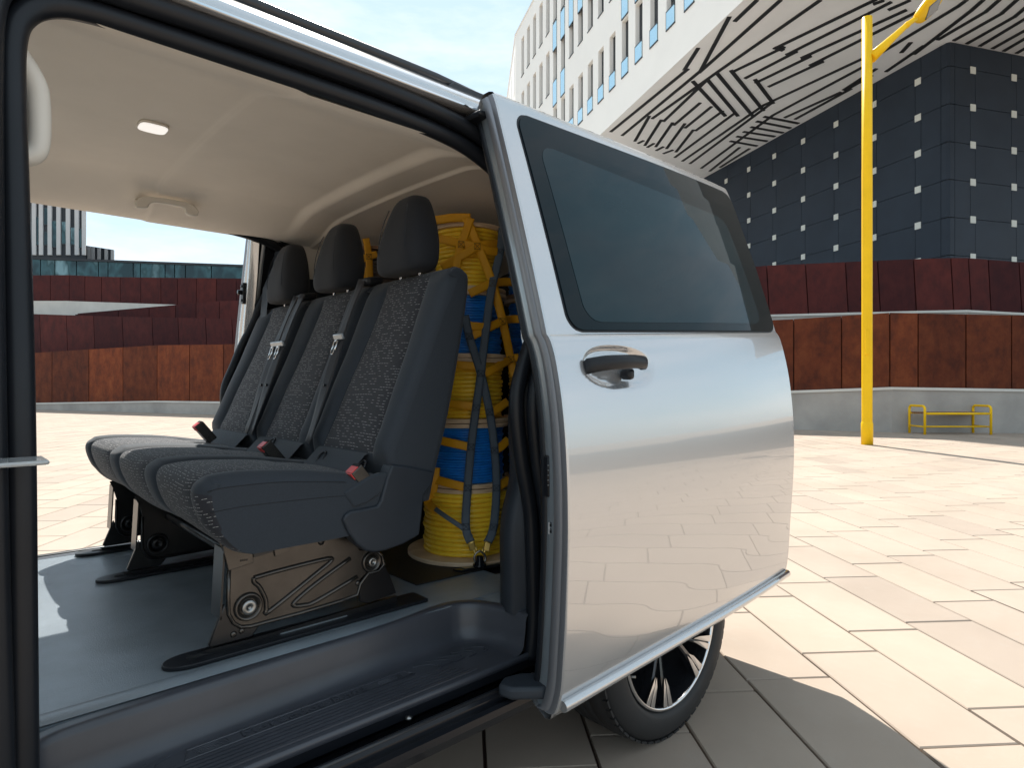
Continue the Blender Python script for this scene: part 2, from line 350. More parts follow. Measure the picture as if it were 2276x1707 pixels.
for sz, n, k, c in cands[300:]:
    t = random.random(); b = len(vv_); z = random.uniform(-.0008, .0008)
    for sx, sy2 in ((-1, -1), (1, -1), (1, 1), (-1, 1)):
        p = c + D1 * (sx * (hl - .002)) - D2 * (sy2 * (hw - .002)); vv_.append((p.x, p.y, z))
    for sx, sy2 in ((-1, -1), (1, -1), (1, 1), (-1, 1)):
        p = c + D1 * (sx * hl) - D2 * (sy2 * hw); vv_.append((p.x, p.y, -.02))
    ff_.append((b, b + 1, b + 2, b + 3)); tone.append(t)
    for e in range(4): ff_.append((b + e, b + 4 + e, b + 4 + (e + 1) % 4, b + (e + 1) % 4)); tone.append(t)
me = bpy.data.meshes.new('paving_slab_field'); me.from_pydata(vv_, [], ff_); at = me.attributes.new('tone', 'FLOAT', 'FACE'); at.data.foreach_set('value', tone); me.materials.append(M['slabmany'])
mb = MB()
for a, b in (((-400, -400), (400, -29)), ((-400, 29), (400, 400)), ((-400, -29), (-29, 29)), ((29, -29), (400, 29))): mb.quad((a[0], a[1], -.004), (b[0], a[1], -.004), (b[0], b[1], -.004), (a[0], b[1], -.004))
oo = obj('outer_paving', mb, M['slabmany'], ground); at = oo.data.attributes.new('tone', 'FLOAT', 'FACE'); at.data.foreach_set('value', [.5] * len(oo.data.polygons))
o = bpy.data.objects.new('paving_slab_field', me); COL.objects.link(o); o.parent = ground; o.location = -offs(ground); o['kind'] = 'stuff'

# ------------------------------------------------------------------ corten terrace walls
def wall_run(name, label, stations, joints, panelmat, plinth=True, depth=.35, cat='wall', lean=0):
    # stations: (lateral, depth, z of the plinth top, z of the panel top); joints: lateral positions of the panel joints
    t = thing(name, ld(stations[len(stations) // 2][0], stations[len(stations) // 2][1], 0), label, cat)
    def st(l, i): return interp(l, [(s[0], s[i]) for s in stations])
    back = Vector((-cy_, -sy_, 0)) * -1   # away from the camera
    if plinth:
        mb = MB(); secs = []; mc = MB(); sc2 = []
        for s in stations:
            a = ld(s[0], s[1], 0); p = s[2] - .06
            secs.append([a, a + Vector((0, 0, p)), a + back * depth + Vector((0, 0, p)), a + back * depth])
            f = ld(s[0], s[1] - .03, 0); sc2.append([f + Vector((0, 0, p)), f + Vector((0, 0, s[2])), f + back * (depth + .03) + Vector((0, 0, s[2])), f + back * (depth + .03) + Vector((0, 0, p))])
        mb.loft(secs, False, False, 0, False); obj('plinth', mb, M['concrete'], t)
        mc.loft(sc2, True, True, 0, False); obj('coping', mc, M['coping'], t)
    for a, b in zip(joints, joints[1:]):
        g = .014; pts = []
        for l, top, sh in ((a + g, 0, 0), (b - g, 0, 0), (b - g, 1, lean), (a + g, 1, lean)):
            z = st(l, 3) if top else st(l, 2) + .004
            pts.append(ld(l + sh, st(l, 1) + .06 + (random.uniform(0, .012)), z))
        mb = MB(); mb.prism(pts, back * .05); obj('panel', mb, panelmat, t)
    mb = MB(); mb.loft([[ld(s[0], s[1] + .125, s[2] - .1), ld(s[0], s[1] + .125, s[3] - .03)] for s in stations], False, False, 0, False); obj('backing', mb, M['gapdark'], t)
    return t
def fill(a, b, w): n = max(1, round((b - a) / w)); return [a + (b - a) * i / n for i in range(n + 1)]
def seg(pxs, ds): return [lat_(p, interp(p, ds)) for p in pxs]
D1L = [(54, 26.9), (347, 23.57), (515, 21.87), (1730, 15.13), (1983, 14.14), (2276, 13.88)]
st1 = [(-29, 30.5, .12, 2.25)] + [(lat_(p, d), d, zp, zt) for p, d, zp, zt in ((54, 26.9, .273, 2.43), (347, 23.57, .46, 2.575), (515, 21.87, .475, 2.50), (1730, 15.13, .925, 2.66), (1983, 14.14, 1.03, 2.73), (2276, 13.88, .985, 2.64))] + [(19, 13.4, .9, 2.5)]
j1 = fill(-28.5, lat_(54, 26.9), 1.3)[:-1] + seg([54, 115, 198, 273, 347, 420, 495, 570], D1L)
j1 += fill(j1[-1], lat_(1767, 14.98), 1.15)[1:] + seg([1873, 1982, 2045, 2152, 2254], D1L); j1 += fill(j1[-1], 18.6, 1.1)[1:]
wall_run('corten_wall', 'lowest orange rusted steel panel wall on the grey concrete plinth behind the yellow bench', st1, j1, M['corten'])
D2L = [(54, 30), (520, 25.5), (1700, 17.6), (2150, 16.8), (2276, 16.8)]
st2 = [(-32, 33, 2.0, 4.3), (lat_(54, 30), 30, 2.2, 4.50), (lat_(282, 27.6), 27.6, 2.2, 4.09), (lat_(518, 25.5), 25.5, 2.3, 3.79), (lat_(1000, 22), 22, 2.7, 4.0), (lat_(1700, 17.6), 17.6, 3.06, 4.46), (lat_(2040, 17), 17, 3.10, 4.53), (lat_(2149, 16.8), 16.8, 3.10, 4.53), (lat_(2276, 16.8), 16.8, 3.02, 4.41), (22, 16.6, 2.9, 4.2)]
j2 = fill(-31, lat_(54, 30), 1.4)[:-1] + seg([54, 91, 152, 214, 278, 344, 401, 461, 518], D2L); j2 += fill(j2[-1], lat_(1715, 17.5), 1.2)[1:] + seg([1799, 1888, 1960, 2040.6, 2124, 2163, 2207, 2276], D2L); j2 += fill(j2[-1], 21.5, 1.2)[1:]
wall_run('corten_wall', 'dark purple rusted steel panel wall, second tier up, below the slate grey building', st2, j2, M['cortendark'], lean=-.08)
# wedge, concrete ramp side and top tier, seen through the van on the left
D3L = [(163, 31), (390, 29.5), (524, 28.5)]
st3 = [(lat_(p, d), d, 3.2, H + (CY - y) * d / F) for p, d, y in ((163, 31, 697), (390, 29.5, 677), (486, 28.8, 668.6), (524, 28.5, 667.5))] + [(-6, 27, 3.2, 4.9)]
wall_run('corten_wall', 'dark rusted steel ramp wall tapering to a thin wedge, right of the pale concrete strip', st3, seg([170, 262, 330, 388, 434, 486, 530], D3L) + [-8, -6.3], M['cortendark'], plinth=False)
mb = MB(); secs = []
for px, y in ((20, 668.6), (54, 668.6), (147, 668.6), (390, 677)):
    d = 32.5; b = at_d(px, y, d); secs.append([Vector((b.x, b.y, 2)), b, b + Vector((cy_, sy_, 0)) * .35, Vector((b.x, b.y, 2)) + Vector((cy_, sy_, 0)) * .35])
mb.loft(secs, False, False, 0, False); obj('concrete_wall', mb, M['coping'], tag=('pale concrete ramp wall strip between two dark rusted tiers', 'wall'))
D4L = [(54, 35), (521, 33)]
st4 = [(lat_(p, d), d, H + (CY - 672) * d / F - .5, H + (CY - y) * d / F) for p, d, y in ((-10, 35.2, 611), (54, 35, 611.6), (147, 34.6, 610.5), (239, 34.2, 615), (391, 33.5, 617), (521, 33, 618))] + [(-10, 32, 5, 6.4)]
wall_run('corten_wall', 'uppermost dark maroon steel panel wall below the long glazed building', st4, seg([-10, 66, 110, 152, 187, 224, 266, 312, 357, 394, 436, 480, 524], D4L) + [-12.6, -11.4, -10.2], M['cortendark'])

mb = MB()  # unseen pale decks, added to bounce light up to the soffit
for a, b, dz in ((st1, st2, 1.0),):
    mb.loft([[ld(l, interp(l, [(q[0], q[1]) for q in st1]) + .4, interp(l, [(q[0], q[2]) for q in st1]) - .08), ld(l, interp(l, [(q[0], q[1]) for q in st2]), interp(l, [(q[0], q[2]) for q in st1]) - .08)] for l in [-28 + 2 * i for i in range(24)]], smooth=False)
mb.loft([[ld(l, interp(l, [(q[0], q[1]) for q in st2]) + .3, 2.95), ld(l * 2.2, 60, 2.95)] for l in [-4 + 2 * i for i in range(14)]], smooth=False)
obj('bounce_deck', mb, M['coping'], tag=('unseen pale decks added behind the rusted walls to bounce light onto the soffit', 'terrace', None, 'structure'))

# ------------------------------------------------------------------ yellow bench and street lamp
t = thing('street_bench', ld(9.65, 13.75), 'low yellow tube-frame bench with brown seat boards in front of the concrete plinth', 'bench')
for l in (8.93, 10.36):
    hoop = [ld(l, 13.45, 0), ld(l, 13.45, .52)] + [ld(l, 13.45 + .07 * (1 - cos(a)), .55 + .07 * sin(a)) for a in (.2, .7, 1.2, 1.57)] + [ld(l, 13.97 - .07 * (1 - cos(a)), .55 + .07 * sin(a)) for a in (1.57, 1.2, .7, .2)] + [ld(l, 13.97, .52), ld(l, 13.97, 0)]
    mb = MB(); mb.tube(hoop, .026, 8); obj('leg_hoop', mb, M['lampyellow'], t)
    mb = MB(); mb.tube([ld(l, 13.45, .17), ld(l, 13.97, .17)], .017, 8); obj('stretcher', mb, M['lampyellow'], t)
for d in (13.45, 13.97):
    mb = MB(); mb.tube([ld(8.93, d, .455), ld(10.36, d, .455)], .024, 8); obj('seat_rail', mb, M['lampyellow'], t)
mb = MB(); mb.tube([ld(8.93, 13.55, .17), ld(10.36, 13.55, .17)], .017, 8); obj('stretcher', mb, M['lampyellow'], t)
for i in range(4):
    d = 13.53 + .12 * i; mb = MB(); mb.obox(ld(9.645, d, .465), Vector((sy_, -cy_, 0)) * .69, Vector((cy_, sy_, 0)) * .05, (0, 0, .014)); obj('seat_board', mb, M['benchwood'], t)

LP = ld(6.43, 11.26); t = thing('street_lamp', LP, 'tall yellow street lamp post with a flat bent-arm lantern standing on the plaza', 'street lamp')
mb = MB(); mb.lathe([(.001, 0), (.098, 0), (.098, .38), (.09, .41), (.082, .43)], LP, n=20); obj('base_sleeve', mb, M['lampyellow'], t)
mb = MB(); mb.lathe([(.088, .41), (.088, 5.0), (.086, 5.02), (.085, 7.74), (.001, 7.745)], LP, n=24); obj('pole', mb, M['lampyellow'], t)
mb = MB(); r_ = Vector((sy_, -cy_, 0)); f_ = Vector((cy_, sy_, 0))
hatch = LP - f_ * .083 - r_ * .045; mb.obox(hatch + Vector((0, 0, 1.85)), r_ * .035, f_ * .012, (0, 0, .22)); obj('service_hatch', mb, M['lampyellow'], t, bevel=.006)
def lp(px, py, dd=0): return at_d(px, py, 11.26 + dd)
arm = [lp(1936, 128), lp(1962, 104), lp(1990, 78), lp(2016, 54), lp(2036, 40)]
mb = MB(); mb.tube(arm, [.098, .078, .060, .047, .045], 12); obj('arm', mb, M['lampyellow'], t)
mb = MB(); mb.tube([lp(2013, 57), lp(2019, 52)], .055, 12); obj('collar', mb, M['lampyellow'], t)
ax = (lp(2100, -14) - lp(2034, 42)); a0 = lp(2034, 42); axn = ax.normalized(); nrm0 = axn.cross(f_).normalized(); nrm0 = nrm0 if nrm0.z > 0 else -nrm0
side = (f_ * cos(.5) - nrm0 * sin(.5)).normalized(); nrm = axn.cross(side).normalized()
if nrm.z < 0: nrm = -nrm
secs = []
for tt, hwid, hh in ((0, .07, .06), (.10, .13, .085), (.25, .24, .11), (.5, .31, .12), (.75, .28, .10), (.92, .17, .065), (1, .05, .02)):
    secs.append([a0 + ax * tt + side * (hwid * cos(2 * pi * j / 14)) + nrm * (hh * sin(2 * pi * j / 14) * (1 if sin(2 * pi * j / 14) > 0 else .45)) for j in range(14)])
mb = MB(); mb.loft(secs, True, True); obj('lamp_head', mb, M['lampyellow'], t, subsurf=1)
mb = MB(); mb.obox(a0 + ax * .56 - nrm * .048 + side * .04, ax * .21, side * .14, nrm * .012); obj('lens', mb, M['lamplens'], t, bevel=.01)

# ------------------------------------------------------------------ white office block with its striped soffit, slate building under it
BA = math.atan2(-.285, 1); su_, cu_ = sin(BA), cos(BA)
def uv(u, v, z):                                   # building axes -> world
    l = u * su_ + v * cu_; d = u * cu_ - v * su_
    return ld(l, d, z)
UU = uv(1, 0, 0); VV = uv(0, 1, 0); ZZ = Vector((0, 0, 1))
def soffit_pt(px, py, z=14.35):
    d = (z - H) * F / (CY - py); l = lat_(px, d); return l * su_ + d * cu_, l * cu_ - d * su_
t = thing('office_building', uv(28, 20, 0), 'white office block with narrow slot windows cantilevered over a striped grey underside', 'building')
VF, ZS, ZR, UE = 13.55, 14.35, 28.3, 46.6
wins = []
for j in range(-7, 18):
    ul = 22.17 + 1.425 * j; ur = ul - .70
    if ul > UE - .3: break
    wins.append((ur, ul, 16.07, 18.88, 'rail'))
    if j < 5: wins.append((ur, ul, 18.96, 23.2, 'spandrel_low'))
    elif j < 10: wins.append((ur, ul, 20.66, 24.30, 'spandrel_high'))
    elif j < 12: wins.append((ur, ul, 18.96, 24.25, 'both'))
    else: wins.append((ur, ul, 20.15, 23.05, 'plain'))
    if j >= 5: wins.append((ur, ul, 24.36 if j < 12 else 24.25, 27.15, 'plain'))
    else: wins.append((ur, ul, 24.3, 27.15, 'plain'))
us = sorted({10.0, UE} | {a for q in wins for a in q[:2]}); zs = sorted({ZS, ZR} | {a for q in wins for a in q[2:4]})
mb = MB(); grid = {}
def gv(i, k):
    if (i, k) not in grid: grid[i, k] = mb.v(uv(us[i], VF, zs[k]))
    return grid[i, k]
colw = {}
for q in wins: colw.setdefault((q[0], q[1]), []).append(q)
for i in range(len(us) - 1):
    um = (us[i] + us[i + 1]) / 2; col = [q for q in wins if q[0] < um < q[1]]
    for k in range(len(zs) - 1):
        zm = (zs[k] + zs[k + 1]) / 2
        if any(q[2] < zm < q[3] for q in col): continue
        mb.face([gv(i, k), gv(i + 1, k), gv(i + 1, k + 1), gv(i, k + 1)])
for a, b, c, d, kd in wins:
    r = .30
    for p, q in (((a, c), (b, c)), ((b, c), (b, d)), ((b, d), (a, d)), ((a, d), (a, c))):
        mb.quad(uv(p[0], VF, p[1]), uv(q[0], VF, q[1]), uv(q[0], VF + r, q[1]), uv(p[0], VF + r, p[1]))
obj('facade_wall', mb, M['render'], t)
mb = MB()    # roof, ends and back of the upper block
mb.quad(uv(10, VF, ZR), uv(UE, VF, ZR), uv(UE + 14, 45, ZR), uv(10, 45, ZR)); mb.quad(uv(10, VF, ZS), uv(10, 45, ZS), uv(10, 45, ZR), uv(10, VF, ZR)); mb.quad(uv(10, 45, ZS), uv(UE + 14, 45, ZS), uv(UE + 14, 45, ZR), uv(10, 45, ZR))
obj('roof', mb, M['render'], t)
mb = MB(); e0, e1 = uv(UE, VF, 0), ld(-3.2, 100, 0)
mb.quad(e0 + ZZ * 2, e1 + ZZ * 2, e1 + ZZ * ZR, e0 + ZZ * ZR); obj('far_facade', mb, M['render'], t)
mb = MB(); mb.obox(uv((10 + UE) / 2, VF, ZR + .05), UU * ((UE - 10) / 2), VV * .06, ZZ * .06); mb.obox((e0 + e1) / 2 + ZZ * (ZR + .05), (e1 - e0) / 2, VV * .06, ZZ * .06); obj('roof_edge', mb, M['reveal'], t)
fd = (e1 - e0).normalized(); fn = Vector((-fd.y, fd.x, 0)); fn = fn if fn.dot(VV) < 0 else -fn
for i in range(8):
    for z0 in (16.07, 20.3, 24.3):
        mb = MB(); mb.obox(e0 + fd * (1.2 + 3.2 * i) + fn * .01 + ZZ * (z0 + 1.4), fd * .5, fn * .02, ZZ * 1.4); obj('window', mb, M['reveal'], t)
for a, b, c, d, kd in wins:
    px = CX + F * (a * su_ + VF * cu_) / (a * cu_ - VF * su_); py = CY - F * (c - H) / (a * cu_ - VF * su_)
    if py < -140: continue
    um = (a + b) / 2; w2 = (b - a) / 2
    fr_ = MB(); g = .05
    for z in (c + g / 2, d - g / 2): fr_.obox(uv(um, VF + .25, z), UU * w2, VV * .04, ZZ * (g / 2))
    for u in (a + g / 2, b - g / 2): fr_.obox(uv(u, VF + .25, (c + d) / 2), UU * (g / 2), VV * .036, ZZ * ((d - c) / 2 - g))
    fr_.obox(uv(um, VF + .02, c + .02), UU * (w2 + .02), VV * .06, ZZ * .018)
    wo = obj('window', fr_, M['winframe'], t)
    p = MB(); p.obox(uv(um, VF + .28, (c + d) / 2), UU * (w2 - .01), VV * .01, ZZ * ((d - c) / 2 - .01)); obj('pane', p, M['windark'] if kd != 'plain' else M['blind'], wo)
    panels = {'rail': [(c + .03, c + .80)], 'spandrel_low': [(c, c + 1.62)], 'spandrel_high': [(d - 1.75, d)], 'both': [(c, c + 1.55), (d - 1.72, d)], 'plain': []}[kd]
    for z0, z1 in panels:
        p = MB(); p.obox(uv(um, VF - .02, (z0 + z1) / 2), UU * (w2 - .03), VV * .02, ZZ * ((z1 - z0) / 2 - .03)); obj('glass_guard', p, M['skyglass'], wo)
        p = MB(); p.obox(uv(um, VF - .015, z0), UU * w2, VV * .03, ZZ * .025); p.obox(uv(um, VF - .015, z1), UU * w2, VV * .03, ZZ * .025); p.obox(uv(b - .015, VF - .015, (z0 + z1) / 2), UU * .015, VV * .028, ZZ * ((z1 - z0) / 2 - .025)); obj('guard_frame', p, M['winframe'], wo)
    if kd == 'rail' and (c - 16.07) < .1:
        p = MB(); n = 14
        for i in range(n): p.obox(uv(um, VF + .21, lerp(c + .85, d - .1, (i + .5) / n)), UU * (w2 - .06), VV * .004, ZZ * .05)
        bo = obj('blind', p, M['blind'], wo)
mb = MB(); mb.quad(uv(8, VF - .0, ZS), uv(75, VF, ZS), uv(75, 60, ZS), uv(8, 60, ZS)); mb.quad(uv(8, VF, ZS + .3), uv(75, VF, ZS + .3), uv(75, 60, ZS + .3), uv(8, 60, ZS + .3)); obj('soffit', mb, M['soffit'], t)
SEG = [(680, 105, 790, 0), (645, 90, 490, 380), (480, 255, 410, 365), (490, 380, 915, 0), (425, 365, 20, 695), (500, 368, 80, 715), (575, 385, 1125, 0), (575, 385, 240, 625), (665, 378, 935, 248), (895, 250, 1420, -5), (735, 410, 1000, 272), (955, 285, 1500, 10), (790, 435, 1075, 297), (1035, 302, 1580, 52), (860, 455, 1140, 325), (1080, 342, 1660, 50),
       (830, 555, 1370, 300), (455, 430, 625, 612), (530, 418, 692, 612), (580, 383, 775, 617), (658, 372, 828, 583), (785, 420, 880, 545), (530, 420, 300, 640), (490, 545, 355, 660), (550, 565, 415, 675), (610, 588, 470, 690), (670, 602, 360, 832), (830, 555, 400, 852), (222, 615, 147, 745), (285, 635, 200, 768), (345, 650, 258, 775), (410, 655, 315, 785), (455, 688, 365, 803),
       (870, 545, 440, 865), (880, 608, 500, 890), (835, 617, 1012, 652), (795, 642, 970, 677), (765, 672, 930, 702), (725, 697, 885, 722), (690, 722, 845, 747), (655, 747, 792, 772), (1370, 345, 880, 608), (945, 620, 1235, 488), (1000, 628, 1290, 470), (1265, 475, 1400, 400), (700, 782, 545, 905), (752, 788, 600, 885),
       (1428, 291, 1862, 29), (1862, 29, 1901, 0), (1483, 374, 1675, 242), (1564, 272, 1607, 225), (1632, 281, 1931, 52), (1931, 52, 1990, 0), (1760, 204, 2007, 59), (2007, 59, 2075, 0), (1845, 208, 2092, 68), (2092, 68, 2169, 0), (1914, 225, 2161, 85), (2161, 85, 2263, 0), (1982, 238, 2229, 89), (2050, 251, 2229, 151), (2110, 264, 2229, 194), (2178, 276, 2229, 247), (1257, 472, 1424, 364), (890, 250, 930, 262), (955, 285, 1002, 272), (1035, 303, 1075, 297), (1080, 342, 1142, 325), (1420, 15, 1460, 0), (1500, 45, 1600, 0), (345, 795, 300, 812), (295, 778, 262, 795), (245, 760, 215, 778), (190, 745, 165, 757)]
def soff_xy(x, y):
    px, py = 1350 + x / 2.389, y / 2.389; u, v = soffit_pt(px, py); return Vector((u, v, 0))
for x1, y1, x2, y2 in SEG:
    a, b = soff_xy(x1, y1), soff_xy(x2, y2); dirv = (b - a); ln = dirv.length; dirv.normalize(); pr = Vector((-dirv.y, dirv.x, 0)); c = (a + b) / 2
    A = uv(dirv.x, dirv.y, 0); B = uv(pr.x, pr.y, 0)
    p = MB(); p.obox(uv(c.x, c.y, ZS - .012 - .003 * random.random()), A * (ln / 2 + .05), B * .080, ZZ * .02); obj('soffit_strip', p, M['stripe'], t)

t = thing('slate_building', uv(30, 28, 0), 'dark slate grey panelled building with small pale squares under the striped overhang', 'building')
VD, UD = 22.78, 18.46
zl = [14.34, 13.41, 11.945, 10.48, 9.02, 7.555, 6.09, 4.63, 3.16, 1.7, .05]
mb = MB(); mb.quad(uv(UD + .06, VD + .06, 0), uv(62, VD + .06, 0), uv(62, VD + .06, 14.34), uv(UD + .06, VD + .06, 14.34)); mb.quad(uv(UD + .06, VD + .06, 0), uv(UD + .06, 60, 0), uv(UD + .06, 60, 14.34), uv(UD + .06, VD + .06, 14.34)); obj('backing_wall', mb, M['gapdark'], t)
def pan(face, a, b, z0, z1):
    g = .010; p = MB()
    if face == 'L': p.obox(uv((a + b) / 2, VD + .03, (z0 + z1) / 2), UU * ((b - a) / 2 - g), VV * .025, ZZ * ((z1 - z0) / 2 - g))
    else: p.obox(uv(UD + .03, (a + b) / 2, (z0 + z1) / 2), UU * .025, VV * ((b - a) / 2 - g), ZZ * ((z1 - z0) / 2 - g))
    obj('facade_panel', p, M['darkpanel'], t)
def sqr(face, a, z):
    p = MB(); h = .135
    if face == 'L': p.obox(uv(a, VD - .004, z), UU * h, VV * .012, ZZ * h)
    else: p.obox(uv(UD - .004, a, z), UU * .012, VV * h, ZZ * h)
    obj('pale_square', p, M['square'], t)
for k in range(7):
    z1, z0 = zl[k], zl[k + 1]; s = .13 if k % 2 else -.13
    ju = [UD + .32] + [19.77 + s + 2.145 * i for i in range(19)]
    for a, b in zip(ju, ju[1:]): pan('L', a, b, z0, z1)
    jv = [VD + .32] + [24.02 + s + 2.17 * i for i in range(9)]
    for a, b in zip(jv, jv[1:]): pan('R', a, b, z0, z1)
    # folded corner piece
    p = MB(); p.prism([uv(UD + .31, VD + .005, z0 + .016), uv(UD + .09, VD + .005, z0 + .016), uv(UD + .005, VD + .09, z0 + .016), uv(UD + .005, VD + .31, z0 + .016), uv(UD + .05, VD + .31, z0 + .016), uv(UD + .31, VD + .05, z0 + .016)], ZZ * (z1 - z0 - .032)); obj('corner_panel', p, M['darkpanel'], t)
    if k >= 1 or True:
        zz = zl[k + 1] - .02
        for i in range(17): sqr('L', 19.77 + 2.145 * i, zz)
        for i in range(8): sqr('R', 24.02 + 2.17 * i, zz)
mb = MB(); mb.obox(uv(40, VD + .1, 2), UU * 21.5, VV * .02, ZZ * 2); mb.obox(uv(UD + .1, 41, 2), UU * .02, VV * 18, ZZ * 2); obj('base_wall', mb, M['darkpanel'], t)

# ------------------------------------------------------------------ glazed building and striped tower, far left through the van
t = thing('glazed_building', ld(-30, 50), 'long low building with a teal glass band and black roof line left of the sky', 'building')
def pz(px, py, d): return H + (CY - py) * d / F
GD = 48.
joint_px = [-40, 20, 54, 90, 122, 170, 219, 240, 296, 312, 367, 388, 412, 470, 540, 600]
def gl_top(px): return interp(px, [(-40, 566), (46, 570), (170, 575), (526, 588), (600, 590)])
for a, b in zip(joint_px, joint_px[1:]):
    p = MB(); l0, l1 = lat_(a + 1, GD), lat_(b - 1, GD); z0 = pz(0, 618, GD) - 1.5
    p.prism([ld(l0, GD, z0), ld(l1, GD, z0), ld(l1, GD, pz(0, gl_top(b) + 5, GD)), ld(l0, GD, pz(0, gl_top(a) + 5, GD))], f_ * .08); obj('glass_pane', p, M['bandglass'], t)
p = MB(); secs = [[ld(lat_(x, GD), GD - .1, pz(0, gl_top(x) + 5, GD)), ld(lat_(x, GD), GD - .1, pz(0, gl_top(x), GD)), ld(lat_(x, GD), GD + 6, pz(0, gl_top(x), GD)), ld(lat_(x, GD), GD + 6, pz(0, gl_top(x) + 5, GD))] for x in (-40, 46, 170, 526, 600)]
p.loft(secs, True, True, 0, False); obj('roof', p, M['stripeblack'], t)
p = MB(); p.prism([ld(lat_(-40, GD), GD + .2, 0), ld(lat_(600, GD), GD + .2, 0), ld(lat_(600, GD), GD + .2, 10), ld(lat_(-40, GD), GD + .2, 10)], f_ * 5); obj('wall', p, M['stripeblack'], t)
t = thing('striped_tower', ld(-36, 55), 'office tower clad in black and pale vertical stripes at the far left', 'building')
TD = 55.
zb = pz(0, 567, TD)
p = MB(); p.prism([ld(lat_(-60, TD), TD, 0), ld(lat_(191.5, TD), TD, 0), ld(lat_(191.5, TD), TD, 27), ld(lat_(-60, TD), TD, 27)], f_ * 12 - r_ * 9); obj('wall', p, M['stripeblack'], t)
xs = [-37, -17, 2, 22, 38, 55, 77.5, 93, 112.5, 132, 153, 172.5, 188.5]
for x in xs:
    p = MB(); p.prism([ld(lat_(x - 4.6, TD), TD, zb), ld(lat_(x + (4.6 if x < 185 else 3), TD), TD, zb), ld(lat_(x + (4.6 if x < 185 else 3) - 1, TD), TD, 27), ld(lat_(x - 5.6, TD), TD, 27)], f_ * -.12); obj('pale_stripe', p, M['stripewhite'], t)
for i, (x, y0, y1) in enumerate(((64, 486, 527), (86, 482, 545), (104, 462, 500), (104, 515, 545), (122, 490, 550), (143, 492, 543), (163, 505, 545), (178, 508, 551), (46, 480, 520))):
    p = MB(); p.obox(ld(lat_(x, TD), TD - .03, (pz(0, y0, TD) + pz(0, y1, TD)) / 2), r_ * .2, f_ * .04, ZZ * ((pz(0, y0, TD) - pz(0, y1, TD)) / 2)); wo = obj('window', p, M['winframe'], t)
    p = MB(); p.obox(ld(lat_(x, TD), TD - .075, (pz(0, y0, TD) + pz(0, y1, TD)) / 2), r_ * .17, f_ * .006, ZZ * ((pz(0, y0, TD) - pz(0, y1, TD)) / 2 - .06)); obj('pane', p, M['bandglass'], wo)
t = thing('striped_wing', ld(-35, 58), 'low striped black and pale wing to the right of the striped tower', 'building')
p = MB(); p.prism([ld(lat_(188, 58), 58, 0), ld(lat_(253, 58), 58, 0), ld(lat_(253, 58), 58, pz(0, 555, 58)), ld(lat_(188, 58), 58, pz(0, 545, 58))], f_ * 8 - r_ * 6); obj('wall', p, M['stripeblack'], t)
for x in (199, 207.5, 221, 237, 251):
    p = MB(); p.obox(ld(lat_(x, 58), 57.95, 10), r_ * .14, f_ * .05, ZZ * (pz(0, interp(x, [(195, 547), (253, 556)]), 58) - 10)); obj('pale_stripe', p, M['stripewhite'], t)

# ------------------------------------------------------------------ the van
def at_x(px, py, x): r = ray(px, py); return at_d(px, py, x / r[0])
van = thing('van', (1.0, YC, 0), 'silver passenger van with its sliding side doors open and a grey vinyl floor', 'van')
def S(side, p): p = Vector(p); return p if side > 0 else Vector((p.x, 2 * YC - p.y, p.z))
BODY = [(.38, 1.005), (.42, .988), (.55, .974), (.7, .968), (.85, .968), (1.0, .978), (1.15, 1.005), (1.21, 1.03), (1.25, 1.045), (1.40, 1.088), (1.55, 1.135), (1.70, 1.188), (1.782, 1.205)]
def body_y(x, z):
    y = interp(z, BODY)
    if x > 2.0: y += .12 * ((x - 2.0) / .5) ** 2
    if x < -1.4: y += .22 * ((-1.4 - x) / .9) ** 2
    return y
def body_side(side, x0, x1, name, arch=None, win=None, hole=False):
    n = int((x1 - x0) / .03) + 2; zs_ = [.38 + (1.782 - .38) * i / 44 for i in range(45)]; secs = []
    for i in range(n):
        x = lerp(x0, x1, i / (n - 1)); zl_ = .40
        if arch and abs(x - arch) < .40: zl_ = max(.40, .34 + sqrt(.40 ** 2 - (x - arch) ** 2))
        if x < -1.75: zt = lerp(1.782, 1.05, (-1.75 - x) / .55 * .9 + .1)
        elif x < -1.05: zt = lerp(1.782, 1.10 + .0, sm((-1.05 - x) / .8))
        elif x > 2.19: zt = lerp(1.782, 1.20, (x - 2.19) / .31)
        else: zt = 1.782
        zt = max(zt, zl_ + .06)
        secs.append([S(side, (x, body_y(x, lerp(zl_, zt, j / 44)), lerp(zl_, zt, j / 44))) for j in range(45)])
    mb = MB(); mb.loft(secs)
    if win and hole:
        a, b, c, d = win; kill = [f for f in mb.bm.faces if a + .02 < f.calc_center_median().x < b - .02 and c + .02 < f.calc_center_median().z < d - .02]
        bmesh.ops.delete(mb.bm, geom=kill, context='FACES')
    o = obj(name, mb, M['paint'], van)
    if win:
        a, b, c, d = win; secs = []
        for i in range(14):
            x = lerp(a, b, i / 13); top = min(d, d if x > -.95 else lerp(d, c + .05, min(1, (-.95 - x) / .75)))
            secs.append([S(side, (x, body_y(x, lerp(c, top, j / 10)) - .004, lerp(c, top, j / 10))) for j in range(11)])
        mb = MB(); mb.loft(secs); obj('side_window', mb, M['cabglass'] if hole else M['glassdark'], o)
    return o
for s in (1, -1):
    body_side(s, 1.11, 2.5, 'rear_quarter_panel', 1.668, (1.2, 2.14, 1.28, 1.74))
    body_side(s, -2.2, -.10, 'front_side_panel', -1.532, (-1.5, -.2, 1.26, 1.72), True)
